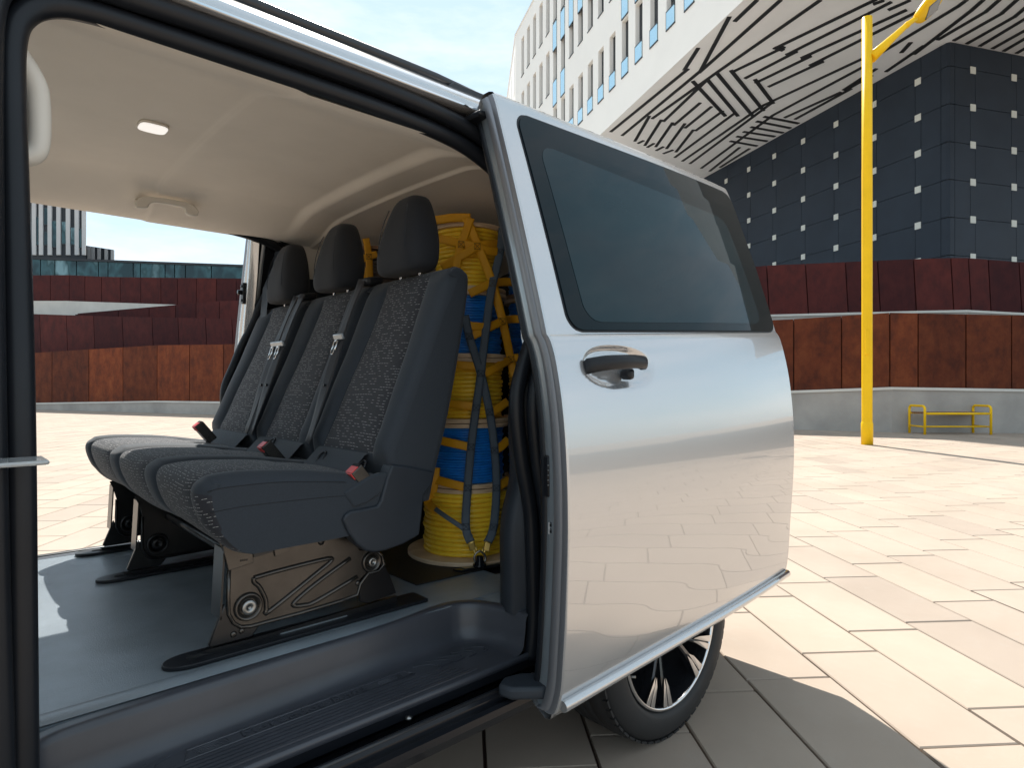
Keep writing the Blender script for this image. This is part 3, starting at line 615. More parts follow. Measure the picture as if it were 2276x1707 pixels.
# roof, from cant rail to cant rail
prof = [(1.20, 1.784), (1.206, 1.800), (1.220, 1.818), (1.25, 1.836)]
XR0, XR1 = -1.05, 2.19
for s in (1, -1):
    mb = MB(); mb.loft([[S(s, (x, y, z - .012 * max(0, x - 1.4) ** 2)) for y, z in [(1.235, 1.779), (1.204, 1.779)] + [tuple(p)[:2] for p in catmull([(a, b, 0) for a, b in prof], 5)]] for x in [lerp(XR0, XR1, i / 20) for i in range(21)]])
    obj('cant_rail', mb, M['paint'], van)
    mb = MB(); mb.loft([[S(s, (x, 1.2015, 1.7835)) + Vector((0, 0, q)) + Vector((0, (-.002 if s > 0 else .002), 0)) for q in (-.002, .002)] for x in (XR0, 0, 1.02)]); obj('bright_strip', mb, M['chrome'], van)
    mb = MB(); mb.loft([[S(s, (x, y, z)) for y, z in ((1.251, 1.8365), (1.262, 1.846), (1.33, 1.893), (1.345, 1.895), (1.36, 1.888), (1.39, 1.893))] for x in (XR0, XR1)]); obj('roof_gutter', mb, M['paint'], van)
    mb = MB(); rl = [S(s, (x, 1.338, 1.903 + .012 * (0 if x < .95 else -1 * sm((x - .95) / .2) * .8))) for x in [-.95 + .1 * i for i in range(22)]]
    mb.tube(rl, .0135, 10); rr_ = obj('roof_rail', mb, M['grey_rail'], van)
    mb = MB(); mb.prism([S(s, p) for p in ((.98, 1.312, 1.868), (1.17, 1.312, 1.868), (1.16, 1.324, 1.904), (1.0, 1.324, 1.904), (.975, 1.314, 1.884))], (0, .02 * s, 0)); obj('foot_cover', mb, M['black'], rr_, bevel=.003)
mb = MB(); mb.loft([[Vector((x, lerp(1.39, 2 * YC - 1.39, j / 24), 1.893 + .05 * (1 - (2 * j / 24 - 1) ** 2))) for j in range(25)] for x in [lerp(XR0, XR1, i / 12) for i in range(13)]]); obj('roof', mb, M['paint'], van)
# tail, nose, underbody
mb = MB(); mb.loft([[Vector((2.5 - .32 * max(0, (z - 1.2) / .6), lerp(body_y(2.5, z), 2 * YC - body_y(2.5, z), j / 6), z)) for j in range(7)] for z in [.40 + 1.39 * i / 16 for i in range(17)]]); kill = [f for f in mb.bm.faces if 1.24 < f.calc_center_median().z < 1.70 and abs(f.calc_center_median().y - YC) < .62]; bmesh.ops.delete(mb.bm, geom=kill, context='FACES'); tg = obj('tailgate', mb, M['paint'], van)
mb = MB(); mb.loft([[Vector((2.506 - .32 * max(0, (z - 1.2) / .6), lerp(body_y(2.5, z) + .1, 2 * YC - body_y(2.5, z) - .1, j / 6), z)) for j in range(7)] for z in [1.22 + .5 * i / 6 for i in range(7)]]); obj('rear_window', mb, M['privacy'], tg)
mb = MB(); mb.loft([[Vector((XR1 - .01, lerp(1.21, 2 * YC - 1.21, j / 8), 1.782 + (.15 if 0 < j < 8 else .05) * k)) for j in range(9)] for k in (0, 1)]); obj('tail_header', mb, M['paint'], van)
mb = MB(); mb.loft([[Vector((x, lerp(body_y(x, .8) + .02, 2 * YC - body_y(x, .8) - .02, j / 8), z)) for j in range(9)] for x, z in ((-2.2, .40), (-2.25, .7), (-2.18, 1.02), (-1.85, 1.12), (-1.7, 1.16))]); obj('bonnet', mb, M['paint'], van)
mb = MB(); mb.loft([[Vector((x, lerp(1.0 + .2 * (z - 1.16) / .7, 2 * YC - 1.0 - .2 * (z - 1.16) / .7, j / 8), z)) for j in range(9)] for x, z in ((-1.7, 1.16), (-1.05, 1.87))]); obj('windscreen', mb, M['cabglass'], van)
mb = MB(); mb.box((-2.1, 1.14, .24), (-1.95, 2.73, .5)); mb.box((-1.1, 1.30, .26), (1.18, 2.57, .37)); mb.box((-1.1, 1.16, .34), (1.16, 2.71, .375)); mb.box((2.15, 1.2, .26), (2.45, 2.67, .5)); mb.box((1.2, 1.42, .24), (2.1, 2.45, .5)); obj('underbody', mb, M['gapdark'], van)
# headliner
def lin_z(x, wv):
    e = sm((abs(wv) - .40) / .285); z = 1.806 - .010 * (wv / .42) ** 2 * (1 if abs(wv) < .42 else 1) - .071 * e
    z -= .004 * sm((x - .535) / .03)
    z -= .020 * sm((x - 1.035) / .05) * (1 - e) + .010 * sm((x - 1.185) / .012) * (1 - .5 * e) + .075 * max(0, x - 1.25) * (1 - .3 * e)
    return z
mb = MB(); ws = [-.69 + 1.38 * j / 90 for j in range(91)]; xsn = sorted(set([-.9 + .05 * i for i in range(62)] + [2.19] + [.52 + .006 * i for i in range(10)] + [1.03 + .006 * i for i in range(30)]))
mb.loft([[Vector((x, YC + q, lin_z(x, q))) for q in ws] for x in xsn]); obj('headliner', mb, M['liner'], van)
for s in (1, -1):
    mb = MB(); secs = []
    for x in [1.16, 1.165] + [1.2 + .1 * i for i in range(10)] + [2.19]:
        secs.append([S(s, (x, interp(z, [(1.24, 1.16), (1.5, 1.19), (1.66, 1.225), (1.72, 1.25)]), min(z, lin_z(x, .685) + .004))) for z in (1.24, 1.35, 1.5, 1.6, 1.66, 1.70, 1.72)])
    mb.loft(secs); obj('upper_side_trim', mb, M['liner'], van)
    mb = MB(); mb.loft([[S(s, (x, 1.15, z)) for z in (.5, .9, 1.245)] for x in (1.27, 1.8, 2.42)]); obj('lower_side_trim', mb, M['cover'], van)
    # light edge trim of the headliner above the opening
    mb = MB(); mb.loft([[S(s, (x, y, z)) for y, z in ((1.262, 1.722), (1.29, 1.7275), (1.325, 1.744), (1.332, 1.747), (1.334, 1.752))] for x in [-.8 + .1 * i for i in range(19)]]); obj('header_trim', mb, M['liner'], van)
mb = MB(); mb.loft([[Vector((2.195, lerp(body_y(2.2, z) + .09, 2 * YC - body_y(2.2, z) - .09, j / 4), z)) for j in range(5)] for z in (.50, .8, 1.1, 1.4, 1.6, 1.735)]); obj('tailgate_trim', mb, M['cover'], van)
# ceiling lamp and grab handles
lc = at_z(340, 283, 1.80); t2 = MB(); pts = []
for j in range(40):
    a = 2 * pi * j / 40; n = 3.6; pts.append(Vector((lc.x + .036 * abs(cos(a)) ** (2 / n) * (1 if cos(a) > 0 else -1), lc.y + .036 * abs(sin(a)) ** (2 / n) * (1 if sin(a) > 0 else -1), 1.8055)))
t2.prism(pts, (0, 0, -.0075)); lamp = obj('ceiling_lamp', t2, M['creamplastic'], van, bevel=.002)
t2 = MB(); t2.prism([Vector((lc.x + (p.x - lc.x) * .95, lc.y + (p.y - lc.y) * .94, 1.7985)) for p in pts], (0, 0, -.003)); obj('lamp_lens', t2, M['lens'], lamp, bevel=.002)
def hq(a, b): return at_y(a / 2.592, b / 2.592, 2.435)
ho = [(781, 1192), (783, 1160), (800, 1136), (850, 1127), (960, 1140), (1080, 1163), (1127, 1186), (1149, 1216), (1142, 1244), (1105, 1242), (1072, 1228), (1066, 1197), (1045, 1189), (960, 1172), (890, 1164), (866, 1171), (853, 1197), (820, 1198)]
mb = MB(); mb.prism([hq(a, b) for a, b in ho], (0, .020, 0)); obj('grab_handle', mb, M['creamplastic'], van, bevel=.0055, seg=3)
for a, b in ((818, 1166), (1112, 1214)):
    mb = MB(); c = hq(a, b) + Vector((0, .040, .004)); mb.obox(c, (.012, 0, 0), (0, .022, .010), (0, 0, .010)); obj('handle_foot', mb, M['creamplastic'], van, bevel=.005)
# big pillar handle at the front edge of the near opening
yy = 1.30
hpx = [(30, 60), (42, 92), (70, 140), (92, 185), (101, 235), (102, 300), (97, 345), (80, 366), (55, 371), (30, 372)]
outer_ = [at_y(a, b, yy) for a, b in hpx]
hin = [(30, 168), (52, 172), (64, 195), (70, 240), (70, 290), (62, 320), (48, 326), (30, 322)]
mid = [at_y(a, b, yy) for a, b in [(20, 70), (40, 118), (66, 160), (82, 195), (87, 240), (87, 300), (80, 335), (58, 348), (28, 348)]]
mb = MB(); mb.tube(catmull(mid, 5), .0165, 14); obj('pillar_grab_handle', mb, M['creamplastic'], van)
mb = MB(); mb.box((-.16, 1.26, .5), (.048, 1.345, 1.735)); obj('pillar_trim', mb, M['creamplastic'], van, bevel=.01)
# door seals round both openings
loop = [(.082, 1.10, .44), (.079, 1.095, .75), (.077, 1.10, 1.05), (.075, 1.135, 1.3), (.074, 1.19, 1.52), (.077, 1.222, 1.625), (.090, 1.236, 1.675), (.122, 1.246, 1.710), (.18, 1.250, 1.726), (.3, 1.252, 1.730), (.5, 1.252, 1.731), (.75, 1.252, 1.729), (.92, 1.250, 1.716), (1.02, 1.248, 1.692), (1.10, 1.24, 1.645), (1.148, 1.22, 1.56), (1.158, 1.18, 1.415), (1.112, 1.12, 1.265), (1.08, 1.12, 1.184), (1.040, 1.12, 1.07), (1.052, 1.12, .933), (1.085, 1.12, .794), (1.094, 1.12, .69), (1.099, 1.12, .517), (1.089, 1.12, .41)]
loopn = catmull(loop, 6); PSH = .165
for s in (1, -1):
    loopc = loopn if s > 0 else [Vector((p.x - PSH * sm((p.x - .55) / .4) * sm((1.69 - p.z) / .28), p.y, p.z)) for p in loopn]
    mb = MB(); mb.tube([S(s, p) for p in loopc], .0195, 12); obj('door_seal', mb, M['rubber'], van)
    out = [p + Vector((p.x - .6, -.45, p.z - 1.1)).normalized() * .043 for p in loopc]
    mb = MB(); mb.tube([S(s, p) for p in out], .019, 12); obj('door_seal', mb, M['rubber'], van)
    out2 = [p + Vector((p.x - .6, .6, p.z - 1.1)).normalized() * .03 for p in loopc]; out3 = [p + Vector((p.x - .6, -.15, p.z - 1.1)).normalized() * .075 for p in loopc]
    mb = MB(); mb.loft([[S(s, a), S(s, b)] for a, b in zip(out2, out3)]); obj('opening_flange', mb, M['black'], van)
    # track recess above the door
    mb = MB(); mb.loft([[S(s, (x, y, z)) for y, z in ((1.236, 1.7788), (1.262, 1.778), (1.264, 1.764), (1.240, 1.762), (1.240, 1.757), (1.262, 1.752))] for x in (-.3, .4, 1.12)]); obj('door_track', mb, M['blackgloss'], van)
    # body pillar behind the opening
    if s > 0:
        mb = MB(); mb.loft([[S(s, (1.105 + .02 * (z > 1.3), interp(z, BODY) + .14, z)), S(s, (1.125, interp(z, BODY) + .02, z)), S(s, (1.14, interp(z, BODY) + .002, z))] for z in [.42 + .1 * i for i in range(14)]]); obj('rear_pillar', mb, M['paint'], van)
    else:
        mb = MB(); secs = []
        for z in [.42 + .05 * i for i in range(27)]:
            yo = interp(z, BODY); yi = interp(z, [(.42, 1.10), (1.1, 1.115), (1.3, 1.135), (1.55, 1.20), (1.75, 1.235)]) + .005; w_ = yi - yo; cx_ = .945
            secs.append([S(s, (cx_ + dx, yi - w_ * q, z)) for dx, q in ((.03, -.12), (.006, 0), (0, .08), (-.003, .25), (.004, .32), (.004, .48), (-.004, .55), (-.002, .85), (.006, .95), (.03, 1))])
        mb.loft(secs); rp_ = obj('rear_pillar', mb, M['paint'], van)
        mb = MB(); c_ = at_x(541, 652, .938); mb.obox(c_, (.006, 0, 0), (0, .013, 0), (0, 0, .045)); lt_ = obj('door_latch', mb, M['black'], rp_, bevel=.004)
        mb = MB(); mb.cyl(c_ + Vector((-.022, .004, .004)), .010, .02, 'X', 14); mb.cyl(c_ + Vector((-.010, 0, .030)), .006, .006, 'X', 10); mb.cyl(c_ + Vector((-.010, 0, -.030)), .006, .006, 'X', 10); obj('latch_bolt', mb, M['blackgloss'], lt_)
        mb = MB(); mb.loft([[S(s, (.975, 1.27, z)), S(s, (.97, 1.20 - .0, z)), S(s, (1.02, 1.165, z)), S(s, (1.30, 1.15, z))] for z in (.5, .8, 1.1, 1.3)]); mb.loft([[S(s, (.985 + .06 * sm((z - 1.45) / .2), 1.29, z)), S(s, (.975 + .06 * sm((z - 1.45) / .2), 1.25, z)), S(s, (1.01 + .06 * sm((z - 1.45) / .2), 1.22, z)), S(s, (1.30, 1.16, z))] for z in (1.2, 1.3, 1.4, 1.5, 1.6, 1.66)]); obj('quarter_trim', mb, M['cover'], van)
    qt = [(1.109, 1.56), (1.128, 1.40), (1.142, 1.289), (1.142, 1.24), (1.109, 1.153), (1.084, 1.063), (1.08, .973), (1.084, .853), (1.052, .738), (1.052, .59), (1.052, .515)]
    q2 = [Vector((p[0], p[1], 0)) for p in qt]; q2 = catmull(q2, 4)
    mb = MB(); mb.loft([[S(s, (p.x + .075, 1.262, p.y)), S(s, (p.x + .058, 1.258, p.y)), S(s, (p.x + .035, 1.235, p.y)), S(s, (p.x + .012, 1.19, p.y)), S(s, (p.x + .012, 1.155, p.y)), S(s, (1.30, 1.15, p.y))] for p in q2]); mb.loft([[S(s, (p.x + .075, 1.262, p.y)), S(s, (1.30, 1.264, p.y))] for p in q2]); obj('quarter_trim', mb, M['cover'], van)
    # front pillar
    mb = MB(); mb.loft([[S(s, (-.16, interp(z, BODY) + .03, z)), S(s, (.0, interp(z, BODY) + .06, z)), S(s, (.05, interp(z, BODY) + .10, z)), S(s, (.05, interp(z, BODY) + .26, z))] for z in [.42 + .105 * i for i in range(14)]]); obj('front_pillar', mb, M['black'], van)
    # sill below the step
    mb = MB(); mb.loft([[S(s, (x, y, z)) for y, z in ((1.118, .424), (1.114, .395), (1.165, .388), (1.165, .372), (1.075, .372), (1.075, .398), (1.066, .4065), (1.058, .4065), (1.052, .398), (1.05, .388), (1.034, .392), (1.024, .388), (1.022, .374), (1.035, .35), (1.1, .33), (1.3, .31))] for x in (-.25, .3, 1.14)], smooth=False); obj('sill', mb, M['blackgloss'], van)
    mb = MB(); mb.tube([S(s, (x, 1.062, .405)) for x in (-.2, .4, 1.04)], .0055, 8); obj('track_edge', mb, M['grey_rail'], van)
mb = MB(); mb.obox((.055, 1.015, 1.0), (.045, 0, 0), (0, .035, 0), (0, 0, .003)); obj('door_striker', mb, M['clear'], van, bevel=.003)
mb = MB(); mb.cyl((.03, 1.06, .425), .008, .02, 'Y', 12); 
p = at_z(889, 1587, .40); mb2 = MB(); mb2.lathe([(.001, 0), (.007, .0), (.007, .004), (.001, .006)], (p.x, 1.10, .402), 'Z', 12); obj('screw', mb2, M['steel'], van)
obj('screw', mb, M['steel'], van)
# floor covering, load floor
mb = MB(); fz = .52
mb.box((-.95, 1.305, fz - .02), (1.24, 2.60, fz)); mb.box((-.95, 1.15, fz - .02), (.088, 1.305, fz - .0006)); mb.box((1.074, 1.165, fz - .02), (1.24, 1.305, fz - .0006)); obj('floor_covering', mb, M['floor'], van)
mb = MB(); mb.prism([(1.00, 1.50, fz + .0015), (2.45, 1.42, fz + .0015), (2.45, 2.6, fz + .0015), (1.00, 2.6, fz + .0015)], (0, 0, .003)); obj('load_floor', mb, M['carpet'], van)
mb = MB(); mb.box((1.24, 1.16, fz - .03), (2.45, 1.43, fz)); obj('load_floor_edge', mb, M['floor'], van)
mb = MB(); mb.box((-.95, 2.60, fz - .03), (1.1, 2.625, fz + .004)); obj('far_sill_strip', mb, M['grey_rail'], van, bevel=.004)
# gentle swell in the covering beside the step
mb = MB(); mb.loft([[Vector((x, y, fz + .001 + h * sm((x + .3) / .2) * (1 - sm((x - .55) / .4)))) for y, h in ((1.306, .002), (1.315, .006), (1.33, .008), (1.345, .006), (1.36, .0))] for x in [-.9 + .07 * i for i in range(30)]]); obj('covering_fold', mb, M['floor'], van)
# step well
def step_well(s, detail):
    plan = catmull([(.083, 1.12, 0), (.086, 1.20, 0), (.098, 1.235, 0), (.13, 1.262, 0), (.19, 1.272, 0), (.4, 1.281, 0), (.7, 1.294, 0), (.93, 1.304, 0), (.985, 1.302, 0), (1.02, 1.285, 0), (1.045, 1.25, 0), (1.066, 1.19, 0), (1.074, 1.12, 0)], 6)
    pro = [(-.030, .521), (-.012, .5225), (-.004, .5215), (.0005, .517), (.003, .508), (.008, .470), (.012, .448), (.018, .438), (.028, .4325), (.040, .431)]
    secs = []
    for i, p in enumerate(plan):
        a = plan[max(i - 1, 0)]; b = plan[min(i + 1, len(plan) - 1)]; tg_ = (b - a).normalized(); nrm = Vector((tg_.y, -tg_.x, 0))
        secs.append([S(s, (p.x + nrm.x * o, max(1.115, p.y + nrm.y * o), z)) for o, z in pro])
    mb = MB(); rows = mb.loft(secs)
    inner = [r[-1] for r in rows]; n = len(inner)
    fr_ = [mb.v(S(s, (v.co.x, 1.117, .4305))) for v in inner]
    for i in range(n - 1): mb.face([inner[i], inner[i + 1], fr_[i + 1], fr_[i]])
    lip = [[S(s, (x, y, z)) for y, z in ((1.118, .4306), (1.113, .429), (1.112, .42), (1.116, .413))] for x in (.07, .5, 1.085)]; mb.loft(lip)
    # walls of the well seen from below
    o = obj('step_well', mb, M['steptread'], van)
    if not detail: return
    z0 = .4312
    for k in range(6):
        y = 1.127 + .0118 * k; x1 = .92 - .012 * k; p = MB(); p.prism([(.14 + .012 * k, y, z0), (x1, y, z0), (x1, y + .0078, z0), (.14 + .012 * k, y + .0078, z0)], (0, 0, .0036)); obj('tread_rib', p, M['steptread'], o)
    # name plate outline and raised chevrons
    p = MB(); px0, px1, y0, y1 = .315, .80, 1.203, 1.236
    p.tube([(px0, y0, z0), (px0 + .012, y1, z0), (px1 - .012, y1 + .004, z0), (px1, y0 + .004, z0)], .0028, 6, closed=True); obj('plate_outline', p, M['steptread'], o)
    for x0 in (px0 + .02, px1 - .085):
        for k in range(4): p = MB(); p.tube([(x0, y0 + .008 + .006 * k, z0), (x0 + .06, y0 + .0085 + .006 * k, z0)], .0009, 5); obj('tread_rib', p, M['steptread'], o)
    for k in range(5):
        x = px1 + .035 + .037 * k; pts = catmull([(x - .02, 1.238, 0), (x + .012, 1.226, 0), (x + .028, 1.212, 0), (x + .022, 1.202 - .001 * k, 0), (x - .02 + .008 * k, 1.196, 0)], 5)
        p = MB(); p.loft([[Vector((q.x, q.y, z0)), Vector((q.x, q.y, z0 + .0022)), Vector((q.x + .016 * (1 - i / 24), q.y - .002, z0 + .0022)), Vector((q.x + .016 * (1 - i / 24), q.y - .002, z0))] for i, q in enumerate(pts)], False, False, 0, False); obj('tread_chevron', p, M['steptread'], o)
    for k in range(4):
        x = px0 - .035 - .037 * k; pts = catmull([(x + .02, 1.236, 0), (x - .004, 1.226, 0), (x - .010, 1.214, 0), (x - .002, 1.204, 0), (x + .02, 1.199, 0)], 5)
        p = MB(); p.loft([[Vector((q.x, q.y, z0)), Vector((q.x, q.y, z0 + .0022)), Vector((q.x - .016 * (1 - i / 24), q.y - .002, z0 + .0022)), Vector((q.x - .016 * (1 - i / 24), q.y - .002, z0))] for i, q in enumerate(pts)], False, False, 0, False); obj('tread_chevron', p, M['steptread'], o)
    cu = bpy.data.curves.new('lettering', 'FONT'); cu.body = 'Mercedes-Benz'; cu.size = .034; cu.extrude = .0012; cu.space_character = 1.12; cu.resolution_u = 3
    to = bpy.data.objects.new('lettering', cu); COL.objects.link(to); bpy.context.view_layer.update()
    me = bpy.data.meshes.new_from_object(to.evaluated_get(bpy.context.evaluated_depsgraph_get())); bpy.data.objects.remove(to)
    lo_ = min(v.co.x for v in me.vertices); hi_ = max(v.co.x for v in me.vertices)
    me.transform(Matrix.Translation((-lo_, 0, 0))); me.transform(Matrix.Diagonal(((px1 - px0 - .22) / (hi_ - lo_), .95, 1, 1))); me.materials.clear(); me.materials.append(M['steptread'])
    lo = bpy.data.objects.new('lettering', me); COL.objects.link(lo); lo.parent = o; lo.location = Vector((px0 + .105, y0 + .0075, z0 + .0012)) - offs(o); lo.rotation_euler = (0, 0, .008)
step_well(1, True); step_well(-1, False)

# sliding doors
DZ = [(.385, .437, .934), (.392, .444, .920), (.42, .47, .908), (.46, .53, .899), (.53, .63, .893), (.60, .70, .888), (.70, .78, .883), (.80, .87, .880), (.90, .97, .882), (1.0, 1.06, .889), (1.08, 1.14, .900), (1.15, 1.21, .915), (1.185, 1.252, .927), (1.200, 1.268, .935), (1.208, 1.277, .942), (1.30, 1.36, .968), (1.45, 1.5, 1.012), (1.60, 1.63, 1.058), (1.70, 1.72, 1.09), (1.77, 1.78, 1.113), (1.794, 1.805, 1.124)]
DX0, DX1 = .97, 2.095
def door_prof(x):
    t = (x - DX0) / (DX1 - DX0); pts = [(lerp(a, b, t), y) for a, b, y in DZ]; out = []
    for a, b in ((0, 4), (4, 14), (14, 20)):
        seg_ = catmull([(p[1], p[0], 0) for p in pts[a:b + 1]], 9 if a == 4 else 6); out += [(q.y, q.x) for q in (seg_ if b == 20 else seg_[:-1])]
    return out
def door_bow(x): return .014 * max(0, (x - 1.55) / .5) ** 2
def door_y(x, z):
    t = (x - DX0) / (DX1 - DX0); return interp(z, [(lerp(a, b, t), y) for a, b, y in DZ]) + door_bow(x)
def recess(x, z):
    e = (abs(x - 1.178) / .128) ** 2.3 + (abs(z - 1.141) / .050) ** 2.3
    return .024 * sm((1.03 - e) * 2.2) * (.55 + .45 * sm((1.30 - x) / .2)) if e < 1.03 else 0
def make_door(s):
    cols = [DX0 + (DX1 - DX0) * i / 120 for i in range(121)]
    mb = MB(); secs = [[S(s, (x, y + door_bow(x) + recess(x, z), z)) for z, y in door_prof(x)] for x in cols]; mb.loft(secs)
    # rounded front fold, rear return, top and bottom returns
    pr = door_prof(DX0); mb.loft([[S(s, (DX0 + dx, y + dy, z)) for z, y in pr] for dx, dy in ((0, 0), (-.002, .0015), (-.0032, .004))])
    pr = door_prof(DX1); mb.loft([[S(s, (DX1 + dx, y + door_bow(DX1) + dy, z)) for z, y in pr] for dx, dy in ((0, 0), (.004, .004), (.004, .02), (-.01, .024))])
    mb.loft([[S(s, (x, y + door_bow(x) + a, z + b)) for a, b in ((0, 0), (.006, .007), (.02, .012), (.04, .012), (.055, 0), (.07, -.03))] for x in cols[::6] for z, y in [door_prof(x)[-1]]])
    mb.loft([[S(s, (x, y + door_bow(x) + a, z + b)) for a, b in ((0, 0), (.004, -.012), (.02, -.016), (.05, 0), (.08, .02))] for x in cols[::6] for z, y in [door_prof(x)[0]]])
    d = obj('sliding_door', mb, M['paint'], van)
    # inner frame and trim
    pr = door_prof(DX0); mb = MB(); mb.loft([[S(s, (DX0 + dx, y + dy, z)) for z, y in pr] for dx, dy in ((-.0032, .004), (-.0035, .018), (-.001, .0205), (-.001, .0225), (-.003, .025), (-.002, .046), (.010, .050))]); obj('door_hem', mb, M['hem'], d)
    mb = MB(); mb.loft([[S(s, (DX0 + dx, y + dy, z)) for z, y in pr] for dx, dy in ((.010, .0495), (.013, .07), (.018, .096), (.05, .100))]); obj('shut_face', mb, M['dim_silver'], d)
    mb = MB(); mb.loft([[S(s, (x, y + door_bow(x) + .090 - (.03 if z > 1.22 else 0), z)) for z, y in door_prof(x)[1:]] for x in cols[4::8]]); obj('inner_trim', mb, M['cover'], d)
    mb = MB(); mb.tube([S(s, (DX0 + .024, y + .092, z)) for z, y in pr[4::4]], .0125, 8); obj('edge_seal', mb, M['rubber'], d)
    # glass with its black border
    def glass(x0f, x1f, zb, zt, lift, name, mt, rad, n=110, mm=40):
        secs = []
        for j in range(n + 1):
            q = j / n; row = []
            for i in range(mm + 1):
                p = i / mm; ins = 0
                e0 = q * (zt(0) - zb(0)); e1 = (1 - q) * (zt(0) - zb(0)); e = min(e0, e1)
                if e < rad: ins = rad - sqrt(max(0, rad ** 2 - (rad - e) ** 2))
                xa, xb = x0f(q) + ins, x1f(q) - ins; x = lerp(xa, xb, p); t = (x - DX0) / (DX1 - DX0); z = lerp(zb(t), zt(t), q)
                row.append(S(s, (x, door_y(x, z) - lift, z)))
            secs.append(row)
        mb = MB(); mb.loft(secs); back = [[p + Vector((0, (lift + .004) * (1 if s > 0 else -1), 0)) for p in ro] for ro in secs]
        rim = secs[0] + [r[-1] for r in secs[1:]] + secs[-1][::-1][1:] + [r[0] for r in secs[::-1]][1:]; rb = back[0] + [r[-1] for r in back[1:]] + back[-1][::-1][1:] + [r[0] for r in back[::-1]][1:]
        mb.loft([rim, rb]); return obj(name, mb, mt, d)
    qs = lambda n: None
    g0 = glass(lambda q: lerp(1.036, 1.018, q), lambda q: DX1 - .004, lambda t: lerp(1.213, 1.276, t), lambda t: lerp(1.762, 1.789, t), .0015, 'window_seal', M['rubber'], .045)
    g1 = glass(lambda q: lerp(1.041, 1.023, q), lambda q: DX1 - .008, lambda t: lerp(1.2175, 1.281, t), lambda t: lerp(1.757, 1.784, t), .0045, 'window', M['frit'], .042)
    g2 = glass(lambda q: lerp(1.100, 1.075, q), lambda q: lerp(1.99, 1.965, q), lambda t: lerp(1.236, 1.305, t), lambda t: lerp(1.69, 1.70, t) - .05 * max(0, t - .1), .0055, 'tinted_pane', M['glassdark'], .05)
    # handle
    hpth = [(1.052, .916, 1.137), (1.060, .900, 1.141), (1.09, .882, 1.147), (1.135, .872, 1.150), (1.18, .871, 1.152), (1.225, .877, 1.151), (1.246, .890, 1.149), (1.252, .910, 1.148)]
    hc = catmull(hpth, 5); mb = MB(); secs = []
    for i, p in enumerate(hc):
        q = i / (len(hc) - 1); hh = lerp(.0185, .0145, q) * (1 if .06 < q < .96 else .8); tt = .009
        secs.append([S(s, (p.x, p.y + tt * cos(2 * pi * j / 14), p.z + hh * sin(2 * pi * j / 14))) for j in range(14)])
    mb.loft(secs, True, True); obj('handle', mb, M['black'], d)
    mb = MB(); mb.box(S(1, (1.185, .888, 1.110)), S(1, (1.208, .92, 1.137))) if s > 0 else mb.box((1.185, 2 * YC - .92, 1.110), (1.208, 2 * YC - .888, 1.137)); obj('handle_boss', mb, M['black'], d, bevel=.008)
    # bright lower lip
    mb = MB(); mb.tube([S(s, (x, door_bow(x) + .903, lerp(.412, .463, (x - DX0) / (DX1 - DX0)))) for x in [DX0 + .002 + (DX1 - DX0 - .004) / 10 * i for i in range(11)]], .0125, 12); obj('lower_trim', mb, M['chrome'] if False else M['paint'], d)
    # shut-face furniture
    X = DX0 + .016
    def plate(px, py, wy, hz, name, mt, dep=.004, x=None):
        p = at_x(px, py, x or X); q = MB(); c = S(s, p); q.obox(c, (dep, 0, 0), (0, wy, 0), (0, 0, hz)); return obj(name, q, mt, d, bevel=min(wy, hz, dep * 2) * .4)
    lt = plate(1217, 1058, .0085, .046, 'contact_plate', M['blackgloss'], .006)
    for k in range(5): p = at_x(1217.5, 1035 + k * 11, X - .0075); q = MB(); q.cyl(S(s, p), .0016, .003, 'X', 8); obj('contact', q, M['steel'], lt)
    plate(1222, 925, .010, .011, 'latch_slot', M['gapdark'], .002)
    q = MB(); q.cyl(S(s, at_x(1221, 968, X - .003)), .005, .004, 'X', 12); obj('bolt', q, M['steel'], d)
    st_ = plate(1224, 1175, .0055, .0145, 'lock_label', M['sticker'], .0022)
    for k in (-1, 1):
        q = MB(); c = S(s, at_x(1224, 1175 + k * 7, X - .0035)); q.obox(c, (.0008, 0, 0), (0, .0032, 0), (0, 0, .003)); q.tube([c + Vector((-.0002, a * .0024, .0036 + .0028 * sqrt(max(0, 1 - a * a)))) for a in (-1, -.6, 0, .6, 1)], .0008, 5); obj('lock_symbol', q, M['black'], st_)
    plate(1235, 1231, .008, .014, 'button', M['gapdark'], .003)
    # brackets on the upper front edge, with the locating pin
    b = MB(); c = S(s, at_y(1165, 478, 1.085)); b.obox(c, (.008, 0, 0), (0, .011, 0), (0, 0, .030)); bo = obj('latch_bracket', b, M['black'], d, bevel=.003)
    b = MB(); b.lathe([(.001, -.024), (.005, -.022), (.007, -.006), (.010, -.004), (.010, 0), (.001, 0)], c + Vector((-.010, 0, .004)), 'X', 14); obj('locating_pin', b, M['steel'], bo)
    for dz in (.046, -.046): b = MB(); b.cyl(c + Vector((-.012, 0, dz)), .007, .014, 'X', 12); obj('bolt', b, M['black'], bo)
    # guide arms
    arm_ = [at_z(600 + x / 3.16, 1250 + y / 3.16, .432) for x, y in ((1600, 860), (1640, 800), (1760, 772), (1990, 768), (2010, 850), (1930, 885), (1700, 890))]
    b = MB(); b.prism([S(s, p) for p in arm_], (0, 0, -.028)); obj('guide_arm', b, M['cover'], d, bevel=.008)
    b = MB(); b.box(*sorted2(S(s, (.955, 1.16, 1.752)), S(s, (1.075, 1.235, 1.766)))); obj('guide_arm', b, M['black'], d, bevel=.005)
    return d
def sorted2(a, b): return tuple(min(a[i], b[i]) for i in range(3)), tuple(max(a[i], b[i]) for i in range(3))
make_door(1); make_door(-1)

